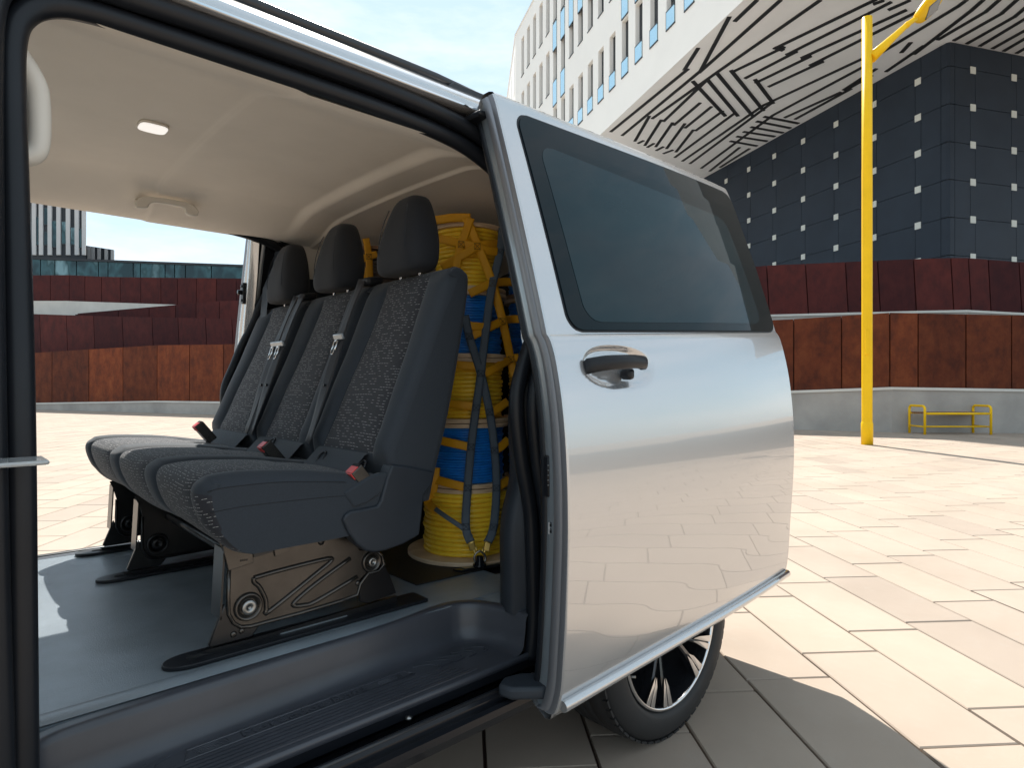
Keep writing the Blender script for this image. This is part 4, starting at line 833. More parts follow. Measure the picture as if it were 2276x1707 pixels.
# wheels
def make_wheel(s, xw, full):
    yo = 1.075; c = Vector((xw, yo, .34))
    def P(r, h): return (r, h)
    t_ = [(.243, .022), (.250, .006), (.262, .001), (.285, .0), (.312, .006), (.326, .020), (.335, .036), (.339, .055)]
    for k in range(4): y0 = .06 + .036 * k; t_ += [(.340, y0), (.340, y0 + .028), (.332, y0 + .029), (.332, y0 + .035)]
    t_ += [(.339, .205), (.326, .225), (.285, .24), (.24, .235), (.24, .022)]
    mb = MB(); mb.lathe(t_, c, 'Y', 96)
    for k in range(60):      # shoulder sipes, thin proud ribs
        a = 2 * pi * k / 60; ca, sa = cos(a), sin(a); mb.obox(c + Vector((ca * .3325, .034, sa * .3325)), Vector((ca, 0, sa)) * .0032, Vector((-sa, .0, ca)) * .0135, Vector((-sa * .004, .017, ca * .004)))
    if s < 0: bmesh.ops.scale(mb.bm, vec=(1, -1, 1), verts=mb.bm.verts, space=Matrix.Translation((0, -YC, 0)))
    ty = obj('wheel', mb, M['tyre'], van)
    if not full: return
    mb = MB(); mb.lathe([(.2435, .030), (.2435, .010), (.240, .006), (.234, .006), (.231, .012), (.229, .05), (.21, .19), (.19, .21)], c, 'Y', 80, mifn=lambda i, j: 0 if i in (1, 2, 3) else 1); obj('rim', mb, [M['alloy'], M['alloyblack']], ty)
    mb = MB(); mb.lathe([(.001, .14), (.15, .14), (.15, .16)], c, 'Y', 40); obj('brake_disc', mb, M['bracketblack'], ty)
    for k in range(5):
        a0 = pi / 2 + 2 * pi * k / 5 + .28
        for sg in (-1, 1):
            da = sg * .20; b = MB(); secs = []
            for r, wd, y, off in ((.035, .020, .045, .35), (.09, .017, .038, .55), (.15, .018, .026, .8), (.20, .026, .016, 1.0), (.233, .040, .013, 1.08)):
                a = a0 + da * off; e = Vector((cos(a), 0, sin(a))); tg_ = Vector((-sin(a), 0, cos(a)))
                secs.append([c + e * r + tg_ * (wd * q) + Vector((0, y + h, 0)) for q, h in ((-.5, .03), (-.5, .004), (-.2, 0), (.5, .004), (.5, .03))])
            b.loft(secs, True, True, 0, False); sp_ = obj('spoke', b, M['alloyblack'], ty)
            # machined facets near the rim
            b = MB()
            for q0, q1 in ((-.44, -.05), (.05, .46)):
                a = a0 + da * 1.05; pts = []
                for r, w_, q in ((.150, .016, (q0 * .8 + q1 * .2)), (.175, .030, q1), (.232, .054, q1), (.232, .054, q0)):
                    a = a0 + da * (.92 + .16 * (r - .178) / .056); e = Vector((cos(a), 0, sin(a))); tg_ = Vector((-sin(a), 0, cos(a)))
                    pts.append(c + e * r + tg_ * (w_ * q) + Vector((0, interp(r, [(.15, .026), (.20, .016), (.233, .013)]) - .006, 0)))
                b.prism(pts, (0, .004, 0))
            obj('machined_facet', b, M['alloy'], ty)
    b = MB(); b.lathe([(.001, .022), (.03, .022), (.036, .03), (.042, .06)], c, 'Y', 32); obj('hub_cap', b, M['alloyblack'], ty)
    b = MB(); b.tube([c + Vector((-.19, .05, -.10)), c + Vector((-.18, .02, -.095))], .004, 8); obj('valve', b, M['steel'], ty)
make_wheel(1, 1.668, True); make_wheel(-1, 1.668, False); make_wheel(1, -1.532, False); make_wheel(-1, -1.532, False)
# seat rails in the floor
for i, (yr, x1) in enumerate(((1.405, 1.33), (2.15, 1.2), (2.53, 1.2))):
    mb = MB(); n = 14; hwid = .036; x0 = .325; z0 = fz + .001
    pts = [(x0 + hwid * (1 - cos(a)) * 1.5, yr + hwid * sin(a), z0) for a in [-pi / 2 + pi * (1 - k / n) for k in range(n + 1)]]
    pts = [(x0 + hwid * 1.6 - hwid * 1.6 * cos(a), yr + hwid * sin(a), z0) for a in [pi / 2 - pi * k / n for k in range(n + 1)]]
    pts = pts + [(.95, yr - hwid, z0), (.95, yr + hwid, z0)]
    mb.prism(pts, (0, 0, .009)); rr_ = obj('seat_rail', mb, M['black'], van, bevel=.002)
    sl = [(.372 + .008 * (1 - cos(a)), yr + .0085 * sin(a), z0 + .0092) for a in [pi / 2 - pi * k / 8 for k in range(9)]] + [(.56, yr - .0085, z0 + .0092), (.56, yr + .0085, z0 + .0092)]
    mb = MB(); mb.prism(sl, (0, 0, .0012)); obj('rail_slot', mb, M['gapdark'], rr_)
    for o_ in (-.006, .010):
        mb = MB(); mb.box((.565, yr + o_ - .002, z0 + .0092), (.73, yr + o_ + .002, z0 + .0112)); obj('rail_groove', mb, M['dim_silver'], rr_)
ra = [(1.155, 1.535), (1.166, 1.505), (1.40, 1.44), (1.41, 1.475)]
mb = MB(); mb.prism([(x, y, fz + .005) for x, y in ra], (0, 0, .005)); lr = obj('lashing_rail', mb, M['blackgloss'], van, bevel=.002)
mb = MB(); mb.prism([(x, y, fz + .0105) for x, y in ((1.18, 1.522), (1.185, 1.506), (1.35, 1.462), (1.352, 1.477))], (0, 0, .002)); obj('rail_insert', mb, M['steel'], lr)

# ------------------------------------------------------------------ the three-seat bench
SB = thing('bench_seat', (.75, 2.0, fz), 'three-place rear bench seat in anthracite cloth with dashed centre panels inside the van', 'bench seat')
YN, YF = 1.325, 2.685
zones = [(YN, 1.40, 0), (1.40, 1.70, 1), (1.70, 1.80, 0), (1.80, 2.13, 1), (2.13, 2.25, 0), (2.25, 2.60, 1), (2.60, YF, 0)]
cp = [(.47, .742), (.445, .752), (.420, .776), (.398, .81), (.384, .845), (.379, .872), (.383, .890), (.395, .901), (.415, .906), (.46, .908), (.52, .905), (.60, .898), (.68, .886), (.76, .872), (.83, .866), (.86, .855), (.865, .80), (.84, .745)]
cpd = [tuple(p)[:2] for p in catmull([(a, b, 0) for a, b in cp], 3)]
def add_uv(o, along):
    me = o.data; uvl = me.uv_layers.new(name='cloth')
    for lp_ in me.loops:
        uvl.data[lp_.index].uv = along[lp_.vertex_index]
def cushion():
    ys = set()
    for a, b, k in zones:
        for q in range(9): ys.add(round(lerp(a, b, q / 8), 5))
        ys.add(round(a + .004, 5)); ys.add(round(b - .004, 5))
    ys = sorted(ys); secs = []; uvs = []
    for y in ys:
        row = []; acc = 0; prev = None
        z_ = next((z for z in zones if z[0] <= y <= z[1]), zones[-1]); c = (y - z_[0]) / (z_[1] - z_[0]); crown = sin(pi * max(0, min(1, c)))
        hgt = (.006 * crown ** .6 if z_[2] else .008 * crown ** .6) ; sink = -.004 * sum(math.exp(-((y - b) / .006) ** 2) for b in [z[1] for z in zones[:-1]])
        e = min(y - YN, YF - y); rnd = .018 * (1 - min(1, e / .03)) ** 2
        for i, (x, z) in enumerate(cpd):
            t = i / (len(cpd) - 1); top = sm((t - .02) / .15) * sm((.88 - t) / .1)
            if 0.2 < t < .8 or z > .80: nx, nz_ = ((-1, .2) if x < .40 else (-.2, 1))
            else: nx, nz_ = (-.5, -.1)
            h_ = (hgt + sink) * top - rnd; zz = z + nz_ * h_; xx = x + nx * h_
            if abs(x - .66) < .03 and z_[2] and z > .86: zz -= .004 * (1 - abs(x - .66) / .03)
            # front lip sags between the bracket arms
            if z < .80 and x < .5: zz += .012 * (.5 - .5 * cos(2 * pi * (y - YN) / (YF - YN) * 2)) * (1 - (z - .742) / .06)
            p = Vector((xx, y, zz)); acc += (p - prev).length if prev is not None else 0; prev = p; row.append(p); uvs.append((y, acc))
        secs.append(row)
    mb = MB(); n = len(cpd)
    def mf(i, j):
        y = (ys[i] + ys[i + 1]) / 2; z_ = next(z for z in zones if z[0] <= y <= z[1]); return 1 if (z_[2] and j < n * .86) or (y < 1.40 and j < n * .30) else 0
    rows = mb.loft(secs, False, False, 0, True, mf); mb.face(rows[0][::-1]); mb.face(rows[-1])
    for r in zip(rows, rows[1:]): mb.face([r[0][0], r[1][0], r[1][-1], r[0][-1]])
    mb.bm.verts.index_update(); o = obj('cushion', mb, [M['fabric'], M['dash']], SB); add_uv(o, uvs); return o
cush = cushion()
# side valance with its seams
for pts_ in ([(.388, .884), (.42, .889), (.52, .889), (.62, .880), (.69, .872)], [(.392, .842), (.46, .846), (.56, .845), (.66, .842), (.705, .838)]):
    mb = MB(); mb.tube(catmull([(x, YN + .0005, z) for x, z in pts_], 6), .0011, 6); obj('seam', mb, M['darkfabric'], SB)
fl = [(1575, 795), (1640, 888), (1720, 860), (1805, 800), (1852, 682), (1800, 678), (1730, 700)]
mb = MB(); mb.prism([at_y(178 + a / 2.691, 800 + b / 2.691, 1.321) for a, b in fl], (0, .02, 0)); obj('side_flap', mb, M['fabric'], SB, bevel=.006, seg=3)
# backrests
bp = [(.842, .80), (.818, .87), (.802, .925), (.830, .99), (.871, 1.09), (.915, 1.19), (.955, 1.29), (.985, 1.365), (.995, 1.395), (1.008, 1.412), (1.028, 1.417), (1.048, 1.408), (1.060, 1.388), (1.050, 1.30), (1.020, 1.15), (.985, 1.0), (.955, .90), (.93, .80)]
bpd = [tuple(p)[:2] for p in catmull([(a, b, 0) for a, b in bp], 3)]
def backrest(y0, y1, pa_, pb_, skew=0.0):
    # pa_, pb_: the dashed panel's edges at the top; it widens a little towards the seat
    ys = sorted({round(v_, 5) for v_ in [y0, y0 + .004, y0 + .010, y0 + .02, y0 + .035, y1 - .035, y1 - .02, y1 - .010, y1 - .004, y1, pa_ - .004, pa_, pa_ + .004, pb_ - .004, pb_, pb_ + .004] + [lerp(y0 + .035, pa_, q / 4) for q in range(5)] + [lerp(pa_, pb_, q / 8) for q in range(9)] + [lerp(pb_, y1 - .035, q / 4) for q in range(5)] if y0 <= v_ <= y1})
    cx_, cz_ = .94, 1.14; secs = []; uvs = []
    for y in ys:
        e = min(y - y0, y1 - y); k = 1 - min(1, e / .022); ins = .020 * (1 - sqrt(max(0, 1 - k * k)))
        row = []; acc = 0; prev = None; inp = pa_ <= y <= pb_
        bol = 0 if inp else .016 * sin(pi * min(1, max(0, ((pa_ - y) / (pa_ - y0)) if y < pa_ else ((y - pb_) / (y1 - pb_))))) ** .6
        sk = .005 * math.exp(-((y - pa_) / .006) ** 2) + .005 * math.exp(-((y - pb_) / .006) ** 2)
        for i, (x, z) in enumerate(bpd):
            t = i / (len(bpd) - 1); fr0 = t < .5
            xx, zz = x, z
            ddx, ddz = x - (.90 + (z - .9) * .33), 0
            if fr0 and .91 < z < 1.40:
                taper = sm((z - .91) / .05) * sm((1.41 - z) / .05); xx += (-bol + sk + (-.004 * sin(pi * (y - pa_) / (pb_ - pa_)) if inp else 0)) * taper
                if inp: xx += .007 * math.exp(-((z - 1.238) / .007) ** 2)
            xx += -ins if not fr0 else ins * .9
            zz -= ins * .9 * sm((z - 1.28) / .10)
            p = Vector((xx, y, zz)); acc += (p - prev).length if prev is not None else 0; prev = p; row.append(p); uvs.append((y, acc))
        secs.append(row)
    n = len(bpd); mb = MB()
    def mf(i, j): y = (ys[i] + ys[i + 1]) / 2; return 1 if pa_ < y < pb_ and n * .10 < j < n * .50 else 0
    rows = mb.loft(secs, False, False, 0, True, mf); mb.face(rows[0][::-1]); mb.face(rows[-1])
    for a, b in zip(rows, rows[1:]): mb.face([a[0], b[0], b[-1], a[-1]])
    mb.bm.verts.index_update(); o = obj('backrest', mb, [M['fabric'], M['dash']], SB); add_uv(o, uvs)
    # spread the panel edges towards the seat
    for v_ in o.data.vertices:
        z = v_.co.z + o.location.z + SB.location.z; y = v_.co.y + o.location.y + SB.location.y; kk = sm((1.40 - z) / .45)
        mid_ = (pa_ + pb_) / 2; inside = 1 - abs(y - mid_) / max(mid_ - y0, y1 - mid_)
        v_.co.y += (1 if y > mid_ else -1) * .035 * kk * max(0, min(1, inside * 1.6)) * min(1, abs(y - mid_) / .08)
    return o
b1 = backrest(1.325, 1.755, 1.43, 1.65); b2 = backrest(1.765, 2.20, 1.88, 2.08); b3 = backrest(2.21, 2.685, 2.345, 2.555)
# piping along the near edge of the nearest backrest
mb = MB(); mb.tube([(x - .0015 + .004, 1.352, z) for x, z in bpd[6:int(len(bpd) * .62)]], .0024, 6); obj('piping', mb, M['darkfabric'], b1)
# head restraints
def headrest(y):
    secs = []; n = 28
    for z, hw_, ht, xc in ((1.424, .060, .030, .996), (1.427, .090, .046, .996), (1.436, .107, .056, .996), (1.460, .114, .061, .997), (1.50, .112, .062, 1.000), (1.54, .102, .058, 1.004), (1.58, .087, .052, 1.009), (1.61, .074, .046, 1.012), (1.634, .062, .039, 1.015), (1.649, .048, .031, 1.017), (1.656, .024, .016, 1.018)):
        row = []
        for j in range(n):
            a = 2 * pi * j / n; e = 2 / 3.2; cx_ = abs(cos(a)) ** e * (1 if cos(a) > 0 else -1); sy_2 = abs(sin(a)) ** e * (1 if sin(a) > 0 else -1)
            row.append(Vector((xc + ht * cx_ * (1 if cx_ > 0 else 1 - .10 * (1 - abs(sy_2))), y + hw_ * sy_2, z - .007 + .018 * (xc + ht * cx_ - 1.0) * 4)))
        secs.append(row)
    mb = MB(); mb.loft(secs, True, True); h_ = obj('headrest', mb, M['darkfabric'], SB, subsurf=1)
    for q in (-.05, .05):
        p = MB(); p.tube([(1.012, y + q, 1.40), (1.006, y + q, 1.45)], .0055, 10); obj('headrest_post', p, M['chrome'], h_)
    mb = MB()
    for sg in (-1, 1):
        mb.tube([(xc - ht * .93, y + sg * hw_ * .62, z) for z, hw_, ht, xc in ((1.45, .108, .056, .998), (1.50, .113, .061, 1.001), (1.54, .107, .059, 1.004), (1.58, .093, .054, 1.008), (1.61, .078, .047, 1.011))], .0012, 5)
    obj('seam', mb, M['fabric'], h_)
for y in (1.545, 1.975, 2.40): headrest(y)
# belts
def belt(y, yb, ztop=1.43, name='seat_belt'):
    pts = []
    for i in range(22):
        t = i / 21; z = lerp(ztop, .93, t); x = .803 + (z - .925) * .40 - .030 - .008 * sin(pi * t); pts.append(Vector((x, lerp(y, yb, sm(t)), z)))
    secs = []
    for i, p in enumerate(pts):
        wv = .0225; tw = .25 * sin(i * .35)
        secs.append([p + Vector((.004 * q * sin(i * .4), wv * q, .004 * q)) for q in (-1, -.5, 0, .5, 1)])
    mb = MB(); mb.loft(secs); o = obj(name, mb, M['belt'], SB); md = o.modifiers.new('solid', 'SOLIDIFY'); md.thickness = .0016
    k = min(range(len(pts)), key=lambda i: abs(pts[i].z - 1.245)); c = pts[k]
    p = MB(); p.obox(c + Vector((-.006, -.002, .004)), (.004, 0, .0015), (.0, .030, 0), (-.003, 0, .009)); tgn = obj('belt_tongue', p, M['dim_silver'], o, bevel=.003)
    p = MB(); q0 = c + Vector((-.010, .006, -.008)); dn = Vector((-.012, .004, -.042)); sd = Vector((0, .0105, 0))
    for a, b in ((q0 + sd, q0 + sd * .8 + dn), (q0 - sd, q0 - sd * .8 + dn)): p.tube([a, b], .0032, 6)
    p.tube([q0 + sd * .8 + dn, q0 - sd * .8 + dn], .0042, 6); p.tube([q0 + sd, q0 - sd], .0042, 6); obj('tongue_plate', p, M['chrome'], o)
    p = MB(); p.cyl(pts[min(k + 6, 21)] + Vector((-.006, 0, 0)), .0045, .005, 'X', 10); obj('belt_stop', p, M['black'], o)
    return o
belt(1.765, 1.72); belt(2.205, 2.17); belt(2.262, 2.215)
for y in (1.76, 2.235):
    mb = MB(); mb.obox((1.0, y, 1.425), (.028, 0, .004), (0, .036, 0), (-.002, 0, .012)); obj('belt_outlet', mb, M['black'], SB, bevel=.009, seg=3)
# buckles
def buckle(c, tilt, name='buckle'):
    ax_ = Vector((-.62, 0, .78)).normalized(); px_ = Vector((.78, 0, .62)).normalized()
    mb = MB(); mb.obox(c, ax_ * .040, Vector((0, .018, 0)), px_ * .017); o = obj(name, mb, M['bracket'], SB, bevel=.003)
    mb = MB(); mb.obox(c + ax_ * .0395 - px_ * .004, ax_ * .0022, Vector((0, .0155, 0)), px_ * .011); rb = obj('release_button', mb, M['red'], o, bevel=.001)
    mb = MB(); mb.obox(c + ax_ * .031 - px_ * .0175, ax_ * .009, Vector((0, .0155, 0)), px_ * .0012); obj('release_face', mb, M['red'], o)
    mb = MB(); mb.obox(c + ax_ * .0405 + px_ * .010, ax_ * .0016, Vector((0, .014, 0)), px_ * .004); obj('buckle_slot', mb, M['gapdark'], o)
buckle(at_y(806, 1068, 1.345), 0); buckle(Vector((.70, 2.42, .925)), 0); buckle(Vector((.715, 1.83, .895)), 0)
# child-seat loops between cushion and back, and the lower back pads
for px, py, yy_ in ((740, 1020, 1.62), (845, 1040, 1.40), (607, 990, 2.0)):
    c = at_y(px, py, yy_); c.x = .772 if c.x > .80 else c.x - .004
    mb = MB(); mb.tube(catmull([c + Vector((-.016, .012, -.020)), c + Vector((-.006, .013, .006)), c + Vector((.006, .006, .020)), c + Vector((.008, -.006, .020)), c + Vector((-.002, -.013, .006)), c + Vector((-.012, -.012, -.020))], 5), .0032, 6); obj('anchor_loop', mb, M['blackgloss'], SB)
for a, b in ((1.42, 1.69), (1.80, 2.14), (2.26, 2.62)):
    mb = MB(); mb.loft([[Vector((x, y, z)) for x, z in ((.74, .868), (.765, .892), (.79, .918), (.825, .93))] for y in [lerp(a, b, i / 6) for i in range(7)]]); obj('back_pad', mb, M['fabric'], SB)
# near-side recliner cover
wc = [(1315, 580), (1325, 555), (1352, 535), (1420, 522), (1490, 508), (1506, 480), (1535, 370), (1562, 300), (1660, 312), (1772, 335), (1765, 400), (1722, 455), (1712, 560), (1700, 655), (1620, 700), (1530, 733), (1475, 742), (1430, 735), (1385, 700), (1345, 645)]
mb = MB(); mb.prism([at_y(180 + a / 2.2571, 900 + b / 2.2571, 1.315) for a, b in wc], (0, .045, 0)); obj('recliner_cover', mb, M['cover'], SB, bevel=.011, seg=4)
# brackets
def bracket(y, full, dx=0):
    def c(a, b): p = at_y(180 + a / 2.2571, 900 + b / 2.2571, 1.40); return Vector((p.x + dx, y, p.z))
    mat_ = M['bracket'] if full else M['bracketblack']
    mb = MB(); out = [(690, 690), (715, 740), (742, 830), (738, 960), (740, 1050), (765, 1095), (800, 1115), (850, 1112), (930, 1090), (1100, 1045), (1300, 985), (1385, 955), (1400, 900), (1440, 845), (1490, 835), (1520, 800), (1508, 755), (1470, 728), (1400, 730), (1330, 640), (1260, 620), (1000, 620), (760, 660)]
    mb.prism([c(*q) for q in out], (0, .003, 0)); o = obj('leg_plate', mb, mat_, SB, bevel=.0015)
    mb = MB(); mb.tube([c(*q) + Vector((0, -.001, 0)) for q in out[2:18]], .0045, 6); obj('rolled_edge', mb, mat_, o)
    mb = MB(); mb.prism([c(720, 1000), c(640, 1212), c(652, 1222), c(860, 1165), c(905, 1095), c(800, 1110), c(750, 1060)], (0, .012, 0)); obj('front_foot', mb, M['bracketblack'], o, bevel=.003)
    mb = MB(); mb.prism([c(1390, 880), c(1400, 990), c(1440, 1000), c(1585, 945), c(1565, 890), c(1530, 810), c(1480, 780)], (0, .012, 0)); obj('rear_foot', mb, M['bracketblack'], o, bevel=.003)
    mb = MB(); mb.obox(c(720, 900) + Vector((-.004, .03, 0)), (.002, 0, 0), (0, .03, 0), (.004, 0, .075)); obj('front_flange', mb, M['bracketblack'], o)
    mb = MB(); mb.prism([c(860, 1160) + Vector((-.1, 0, -.004)), c(860, 1160) + Vector((0, 0, -.006)), c(1585, 950) + Vector((0, 0, -.006)), c(1585, 950) + Vector((0, 0, -.022)), c(650, 1222) + Vector((0, 0, -.012))], (0, .012, 0)); obj('foot_bar', mb, M['bracketblack'], o)
    for (a, b), r0, r1 in (((838, 1012), .030, .0165), ((1455, 785), .026, .012)):
        q = MB(); q.lathe([(r0 + .002, .002), (r0, -.006), (r0 - .004, -.009), (r0 - .006, -.005), (r1 + .003, -.004), (r1 + .002, -.002)], c(a, b), 'Y', 32); obj('pivot_ring', q, mat_, o)
        q = MB(); q.lathe([(.001, -.008), (.004, -.008), (.0045, -.012), (r1 - .001, -.012), (r1, -.010), (r1, 0)], c(a, b), 'Y', 28); obj('bolt', q, M['steel'] if full else mat_, o)
    if full:
        ribs = ([(868, 868), (1000, 830), (1235, 772), (1252, 785), (1200, 830), (945, 1035), (930, 1025), (925, 975), (895, 915), (868, 890)], True), ([(1385, 862), (1180, 985), (1120, 1005), (1070, 1008), (1075, 985), (1180, 895), (1350, 770)], False)
        for pts_, cl in ribs:
            q = MB(); pp = [c(*z) + Vector((0, -.001, 0)) for z in pts_]; q.tube(catmull(pp + ([pp[0]] if cl else []), 4), .0052, 8); obj('pressed_rib', q, mat_, o)
        q = MB(); q.prism([c(705, 705), c(735, 832), c(862, 790), c(858, 742), c(962, 710), c(960, 690), c(900, 680)], (0, -.006, 0)); obj('latch_plate', q, mat_, o, bevel=.0015)
        q = MB(); q.prism([c(865, 765), c(960, 738), c(960, 712), c(862, 742)], (0, -.004, 0)); obj('latch_slider', q, M['bracketblack'], o)
        q = MB(); q.prism([c(960, 690), c(970, 760), c(1040, 735), c(1055, 690)], (0, -.005, 0)); obj('latch_lug', q, mat_, o, bevel=.001)
        for a, b, r0 in ((1205, 688, .008), (1388, 895, .007), (765, 1152, .007), (806, 1135, .0065), (997, 732, .0015)):
            q = MB(); q.lathe([(.001, -.004), (r0 * .7, -.004), (r0, -.001), (r0, .003)], c(a, b), 'Y', 16); obj('rivet', q, M['bracketblack'] if a == 1205 else mat_, o)
        for k in range(4):
            q = MB(); z = c(797 + 10 * k, 779 - 1.5 * k) + Vector((0, -.0065, 0)); q.tube([z + Vector((.0011 * cos(t), 0, .0022 * sin(t))) for t in [j * pi / 3 for j in range(6)]], .0005, 4, closed=True); obj('stamped_number', q, M['bracketblack'], o)
bracket(1.40, True); bracket(2.14, False, -.01); bracket(2.52, False, -.01)
mb = MB(); mb.box((.50, 1.36, .735), (.84, 2.66, .752)); obj('base_frame', mb, M['bracketblack'], SB)
for x in (.52, .80):
    mb = MB(); mb.tube([(x, 1.425, .69), (x, 2.60, .69)], .014, 10); obj('cross_tube', mb, M['bracketblack'], SB)

# ------------------------------------------------------------------ cable drums
def drum(c, z0, h, rf0, rf1, rc0, rc1, cmat, turn, label, wood='wood', ft=.014, group=None):
    t = thing('cable_drum', (c[0], c[1], z0), label, 'cable drum', group); cz = Vector((c[0], c[1], 0))
    for z, r in ((z0 + .0006, rf0), (z0 + h - ft, rf1)):
        mb = MB(); mb.lathe([(.03, z), (r - .001, z), (r, z + .001), (r, z + ft * .48), (r - .0012, z + ft * .5), (r, z + ft * .52), (r, z + ft - .0015), (r - .0015, z + ft - .0006), (.03, z + ft - .0006)], cz, n=56, smooth=False); obj('flange', mb, M[wood], t)
    n = max(3, int((h - 2 * ft) / turn)); prof_ = []; ph = (h - 2 * ft) / n
    for k in range(n):
        for j in range(7):
            a = -pi / 2 + pi * j / 6; zc = z0 + ft + ph * (k + .5); r = lerp(rc0, rc1, (k + .5) / n) + .0025 * sin(k * 2.1 + z0 * 30)
            prof_.append((r - turn * .5 + turn * .5 * cos(a) * 1.0, zc + ph * .5 * sin(a)))
    mb = MB(); secs = []; N = 56
    for r, z in prof_:
        secs.append([Vector((c[0] + (r + .0018 * sin(3 * 2 * pi * j / N + z * 90)) * cos(2 * pi * j / N), c[1] + r * sin(2 * pi * j / N), z + (ph * j / N - ph / 2) * .35)) for j in range(N)])
    mb.loft(secs, True); obj('cable', mb, M[cmat], t)
    return t
SX, SY = 1.338, 1.690; zt_ = fz + .005
drum((SX, SY), zt_, .232, .205, .142, .152, .150, 'yellow', .0150, 'bottom yellow cable drum with the widest plywood base, on the load floor behind the bench')
drum((SX, SY), zt_ + .233, .212, .138, .138, .122, .122, 'blue', .0085, 'lower blue cable drum, standing on the wide-based yellow drum')
drum((SX + .002, SY), zt_ + .446, .214, .138, .138, .118, .118, 'yellow', .0135, 'middle yellow cable drum between the two blue drums of the near stack')
drum((SX - .002, SY + .002), zt_ + .661, .220, .136, .136, .118, .118, 'blue', .0085, 'upper blue cable drum of the near stack, under the topmost yellow drum')
drum((SX, SY), zt_ + .882, .222, .132, .128, .106, .118, 'yellow', .0135, 'topmost yellow cable drum, its plywood rim crossed by yellow straps')
BX, BY = 1.66, 1.66
for k, (cm, tr, lb, wd) in enumerate((('yellow', .0135, None, 'wood'), ('blue', .0085, None, 'wood'), ('yellow', .0135, None, 'wood'), ('blue', .0085, 'blue cable drum just under the rearmost top drum, beside the door pillar', 'wood'), ('blue', .0085, 'topmost rear blue cable drum with a stained brown rim beside the door pillar', 'woodbrown'))):
    drum((BX, BY), zt_ + .222 * k, .221, .135, .135, .118, .118, cm, tr, lb or ('yellow cable drum on the load floor at the bottom of the rear stack', 'lower blue cable drum of the rear stack, between two yellow drums', 'yellow cable drum in the middle of the rear stack, under a blue drum')[k], wd, group=None if lb else 'hidden drums of the rear stack')
FX, FY = 1.30, 2.235
for k in range(5):
    drum((FX, FY), zt_ + .222 * k, .221, .135, .135, .118, .118, 'greycable' if k == 4 else 'yellow', .0135, 'cable drum with grey brown cable and stained rim seen between two head restraints' if k == 4 else ('bottom yellow cable drum of the far stack, on the load floor behind the bench', 'second yellow cable drum up from the load floor in the far stack', 'third yellow cable drum up from the load floor in the far stack', 'yellow cable drum directly under the grey brown drum of the far stack')[k], 'woodbrown' if k == 4 else 'wood', group=None if k == 4 else 'hidden drums of the far stack')

# ------------------------------------------------------------------ cargo nets
def strap_pt(x, y, cx_=SX, cyy=SY, R_=.150, off=0., crop=(920, 450, 1.9518)):
    px, py = crop[0] + x / crop[2], crop[1] + y / crop[2]
    dc = cx_ * cy_ + cyy * sy_; lc_ = cx_ * sy_ - cyy * cy_
    d = dc - R_; 
    for _ in range(12):
        l = lat_(px, d); q = l - lc_; d = dc - (sqrt(R_ * R_ - q * q) if abs(q) < R_ * .985 else R_ * .17) - off
    if py > 1090: d -= .055 * sm((py - 1090) / 60) * (1 if abs(l - lc_) < .2 else 0)
    return at_d(px, py, d)
net = thing('cargo_net', (SX, SY - .2, fz + .01), 'yellow and grey webbing net hooked over the near stack of cable drums', 'cargo net')
def strap(parent, pts, m, wd=.0150, off=0., name='strap', **k):
    P = catmull([strap_pt(x, y, off=off, **k) for x, y in pts], 6); secs = []
    for i, p in enumerate(P):
        t = (P[min(i + 1, len(P) - 1)] - P[max(i - 1, 0)]).normalized(); vdir = (Vector((0, 0, H)) - p).normalized(); sd = t.cross(vdir).normalized()
        secs.append([p + sd * (wd * q) + vdir * (-.0012 * q * q) for q in (-1, -.5, 0, .5, 1)])
    mb = MB(); mb.loft(secs); o = obj(name, mb, m, parent); md = o.modifiers.new('solid', 'SOLIDIFY'); md.thickness = .0016; return o
YS = [[(225, 62), (280, 190), (340, 350), (385, 515), (420, 680), (432, 755)], [(246, 66), (228, 120), (205, 182), (190, 250), (182, 310)], [(384, 72), (405, 120), (430, 190), (460, 342), (478, 490)],
      [(100, 155), (150, 165), (205, 180), (275, 188), (330, 180), (415, 183), (455, 190)], [(120, 282), (200, 235), (275, 190)], [(275, 190), (320, 208), (362, 213)], [(240, 395), (290, 372), (340, 350), (400, 344), (462, 347)],
      [(235, 588), (300, 555), (385, 515), (430, 506), (482, 507)], [(225, 532), (270, 538), (306, 541)], [(160, 703), (220, 708), (290, 712)], [(290, 752), (345, 722), (420, 680), (455, 672)], [(130, 870), (200, 878), (270, 885)], [(330, 915), (370, 890), (408, 862)],
      [(100, 1030), (170, 1045), (245, 1062)], [(350, 1078), (380, 1058), (410, 1028)], [(80, 1198), (150, 1218), (232, 1238)], [(360, 1240), (390, 1218), (412, 1200)], [(96, 1150), (85, 1240), (60, 1290), (75, 1322), (105, 1338)], [(60, 78), (110, 74), (170, 66), (246, 66)]]
for i, q in enumerate(YS): strap(net, q, M['ywebbing'], .0136, .002 * (i % 3))
GS = [[(222, 490), (240, 580), (290, 742), (328, 908), (350, 1075), (358, 1240), (345, 1410), (318, 1478)], [(384, 110), (374, 215), (335, 385), (302, 640), (286, 780), (270, 890), (248, 1062), (233, 1240), (225, 1405), (246, 1474)], [(92, 1330), (140, 1365), (200, 1405), (240, 1440), (252, 1476)]]
for i, q in enumerate(GS): strap(net, q, M['gwebbing'], .0130 if i < 2 else .007, .007 + .002 * i)
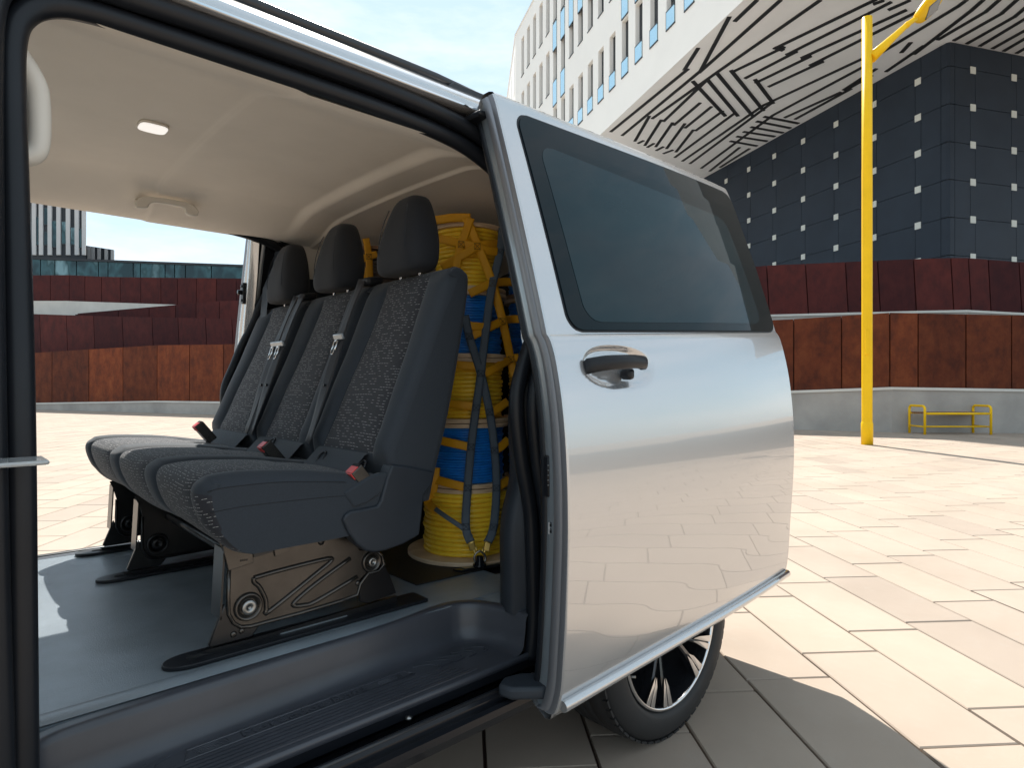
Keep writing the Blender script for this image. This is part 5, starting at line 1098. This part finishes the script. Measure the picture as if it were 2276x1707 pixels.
for (x, y), g in [((p), 0) for p in ((205, 181), (275, 189), (340, 350), (385, 515), (420, 680), (430, 187), (460, 345))] + [((p), 1) for p in ((240, 580), (290, 742), (270, 890), (329, 910), (248, 1062), (350, 1076), (234, 1240), (358, 1240), (226, 1408), (346, 1410), (374, 216))]:
    c = strap_pt(x, y, off=.0125); vd = (Vector((0, 0, H)) - c).normalized(); sd = vd.cross(ZZ).normalized(); up = sd.cross(vd); h_ = .0095; mb = MB()
    if up.z < 0: up = -up
    cr = [c + sd * (h_ * a) + up * (h_ * b) for a, b in ((-1, -1), (1, -1), (1, 1), (-1, 1))]
    for a, b in ((0, 1), (1, 2), (2, 3), (3, 0), (0, 2), (1, 3)): mb.tube([cr[a], cr[b]], .0007, 4)
    obj('stitching', mb, M['gthread'] if g else M['thread'], net)
for x, y, q in ((252, 1490, 1), (318, 1492, -1)):
    c = strap_pt(x, y, off=.012); mb = MB(); mb.obox(c, Vector((.008, -.006, .003 * q)), Vector((.004, .005, 0)), Vector((.004 * q, 0, -.014))); obj('hook', mb, M['gold'], net, bevel=.003)
    mb = MB(); mb.tube([strap_pt(x + q * 4, y + 8, off=.014), strap_pt(x + q * 14, y + 34, off=.014), strap_pt(x + q * 22, y + 30, off=.014), strap_pt(x + q * 16, y + 4, off=.014)], .0032, 8); obj('snap_gate', mb, M['gold'], net)
mb = MB(); ring = [strap_pt(x, y, off=.016) for x, y in ((285, 1512), (268, 1525), (262, 1545), (272, 1572), (285, 1588), (300, 1572), (311, 1545), (303, 1525))]; mb.tube(catmull(ring + [ring[0]], 4)[:-1], .0032, 8, closed=True); obj('ring', mb, M['steel'], net)
c = strap_pt(285, 1592, off=.016); mb = MB(); mb.lathe([(.001, .034), (.008, .034), (.011, .030), (.012, .018), (.016, .016), (.016, .010), (.021, .008), (.021, 0), (.001, 0)], Vector((c.x, c.y, fz + .0105)), n=20); obj('floor_fitting', mb, M['blackgloss'], net)
net2 = thing('cargo_net', (FX, FY - .2, fz + .01), 'small glimpse of yellow webbing net on the far drum between two head restraints', 'cargo net')
KW = dict(cx_=FX, cyy=FY, R_=.143, crop=(450, 400, 2.7653))
for q in ([(1005, 358), (1012, 400), (1022, 470), (1026, 540), (1030, 640)], [(960, 495), (1022, 470), (1075, 455)], [(1022, 540), (1015, 590), (1000, 640)]): strap(net2, q, M['ywebbing'], .013, .002, **KW)
c = strap_pt(1022, 470, off=.008, **KW); mb = MB(); vd = (Vector((0, 0, H)) - c).normalized(); sd = vd.cross(ZZ).normalized(); h_ = .010
cr = [c + sd * (h_ * a) + ZZ * (h_ * b) for a, b in ((-1, -1), (1, -1), (1, 1), (-1, 1))]
for a, b in ((0, 1), (1, 2), (2, 3), (3, 0), (0, 2), (1, 3)): mb.tube([cr[a], cr[b]], .0007, 4)
obj('stitching', mb, M['thread'], net2)
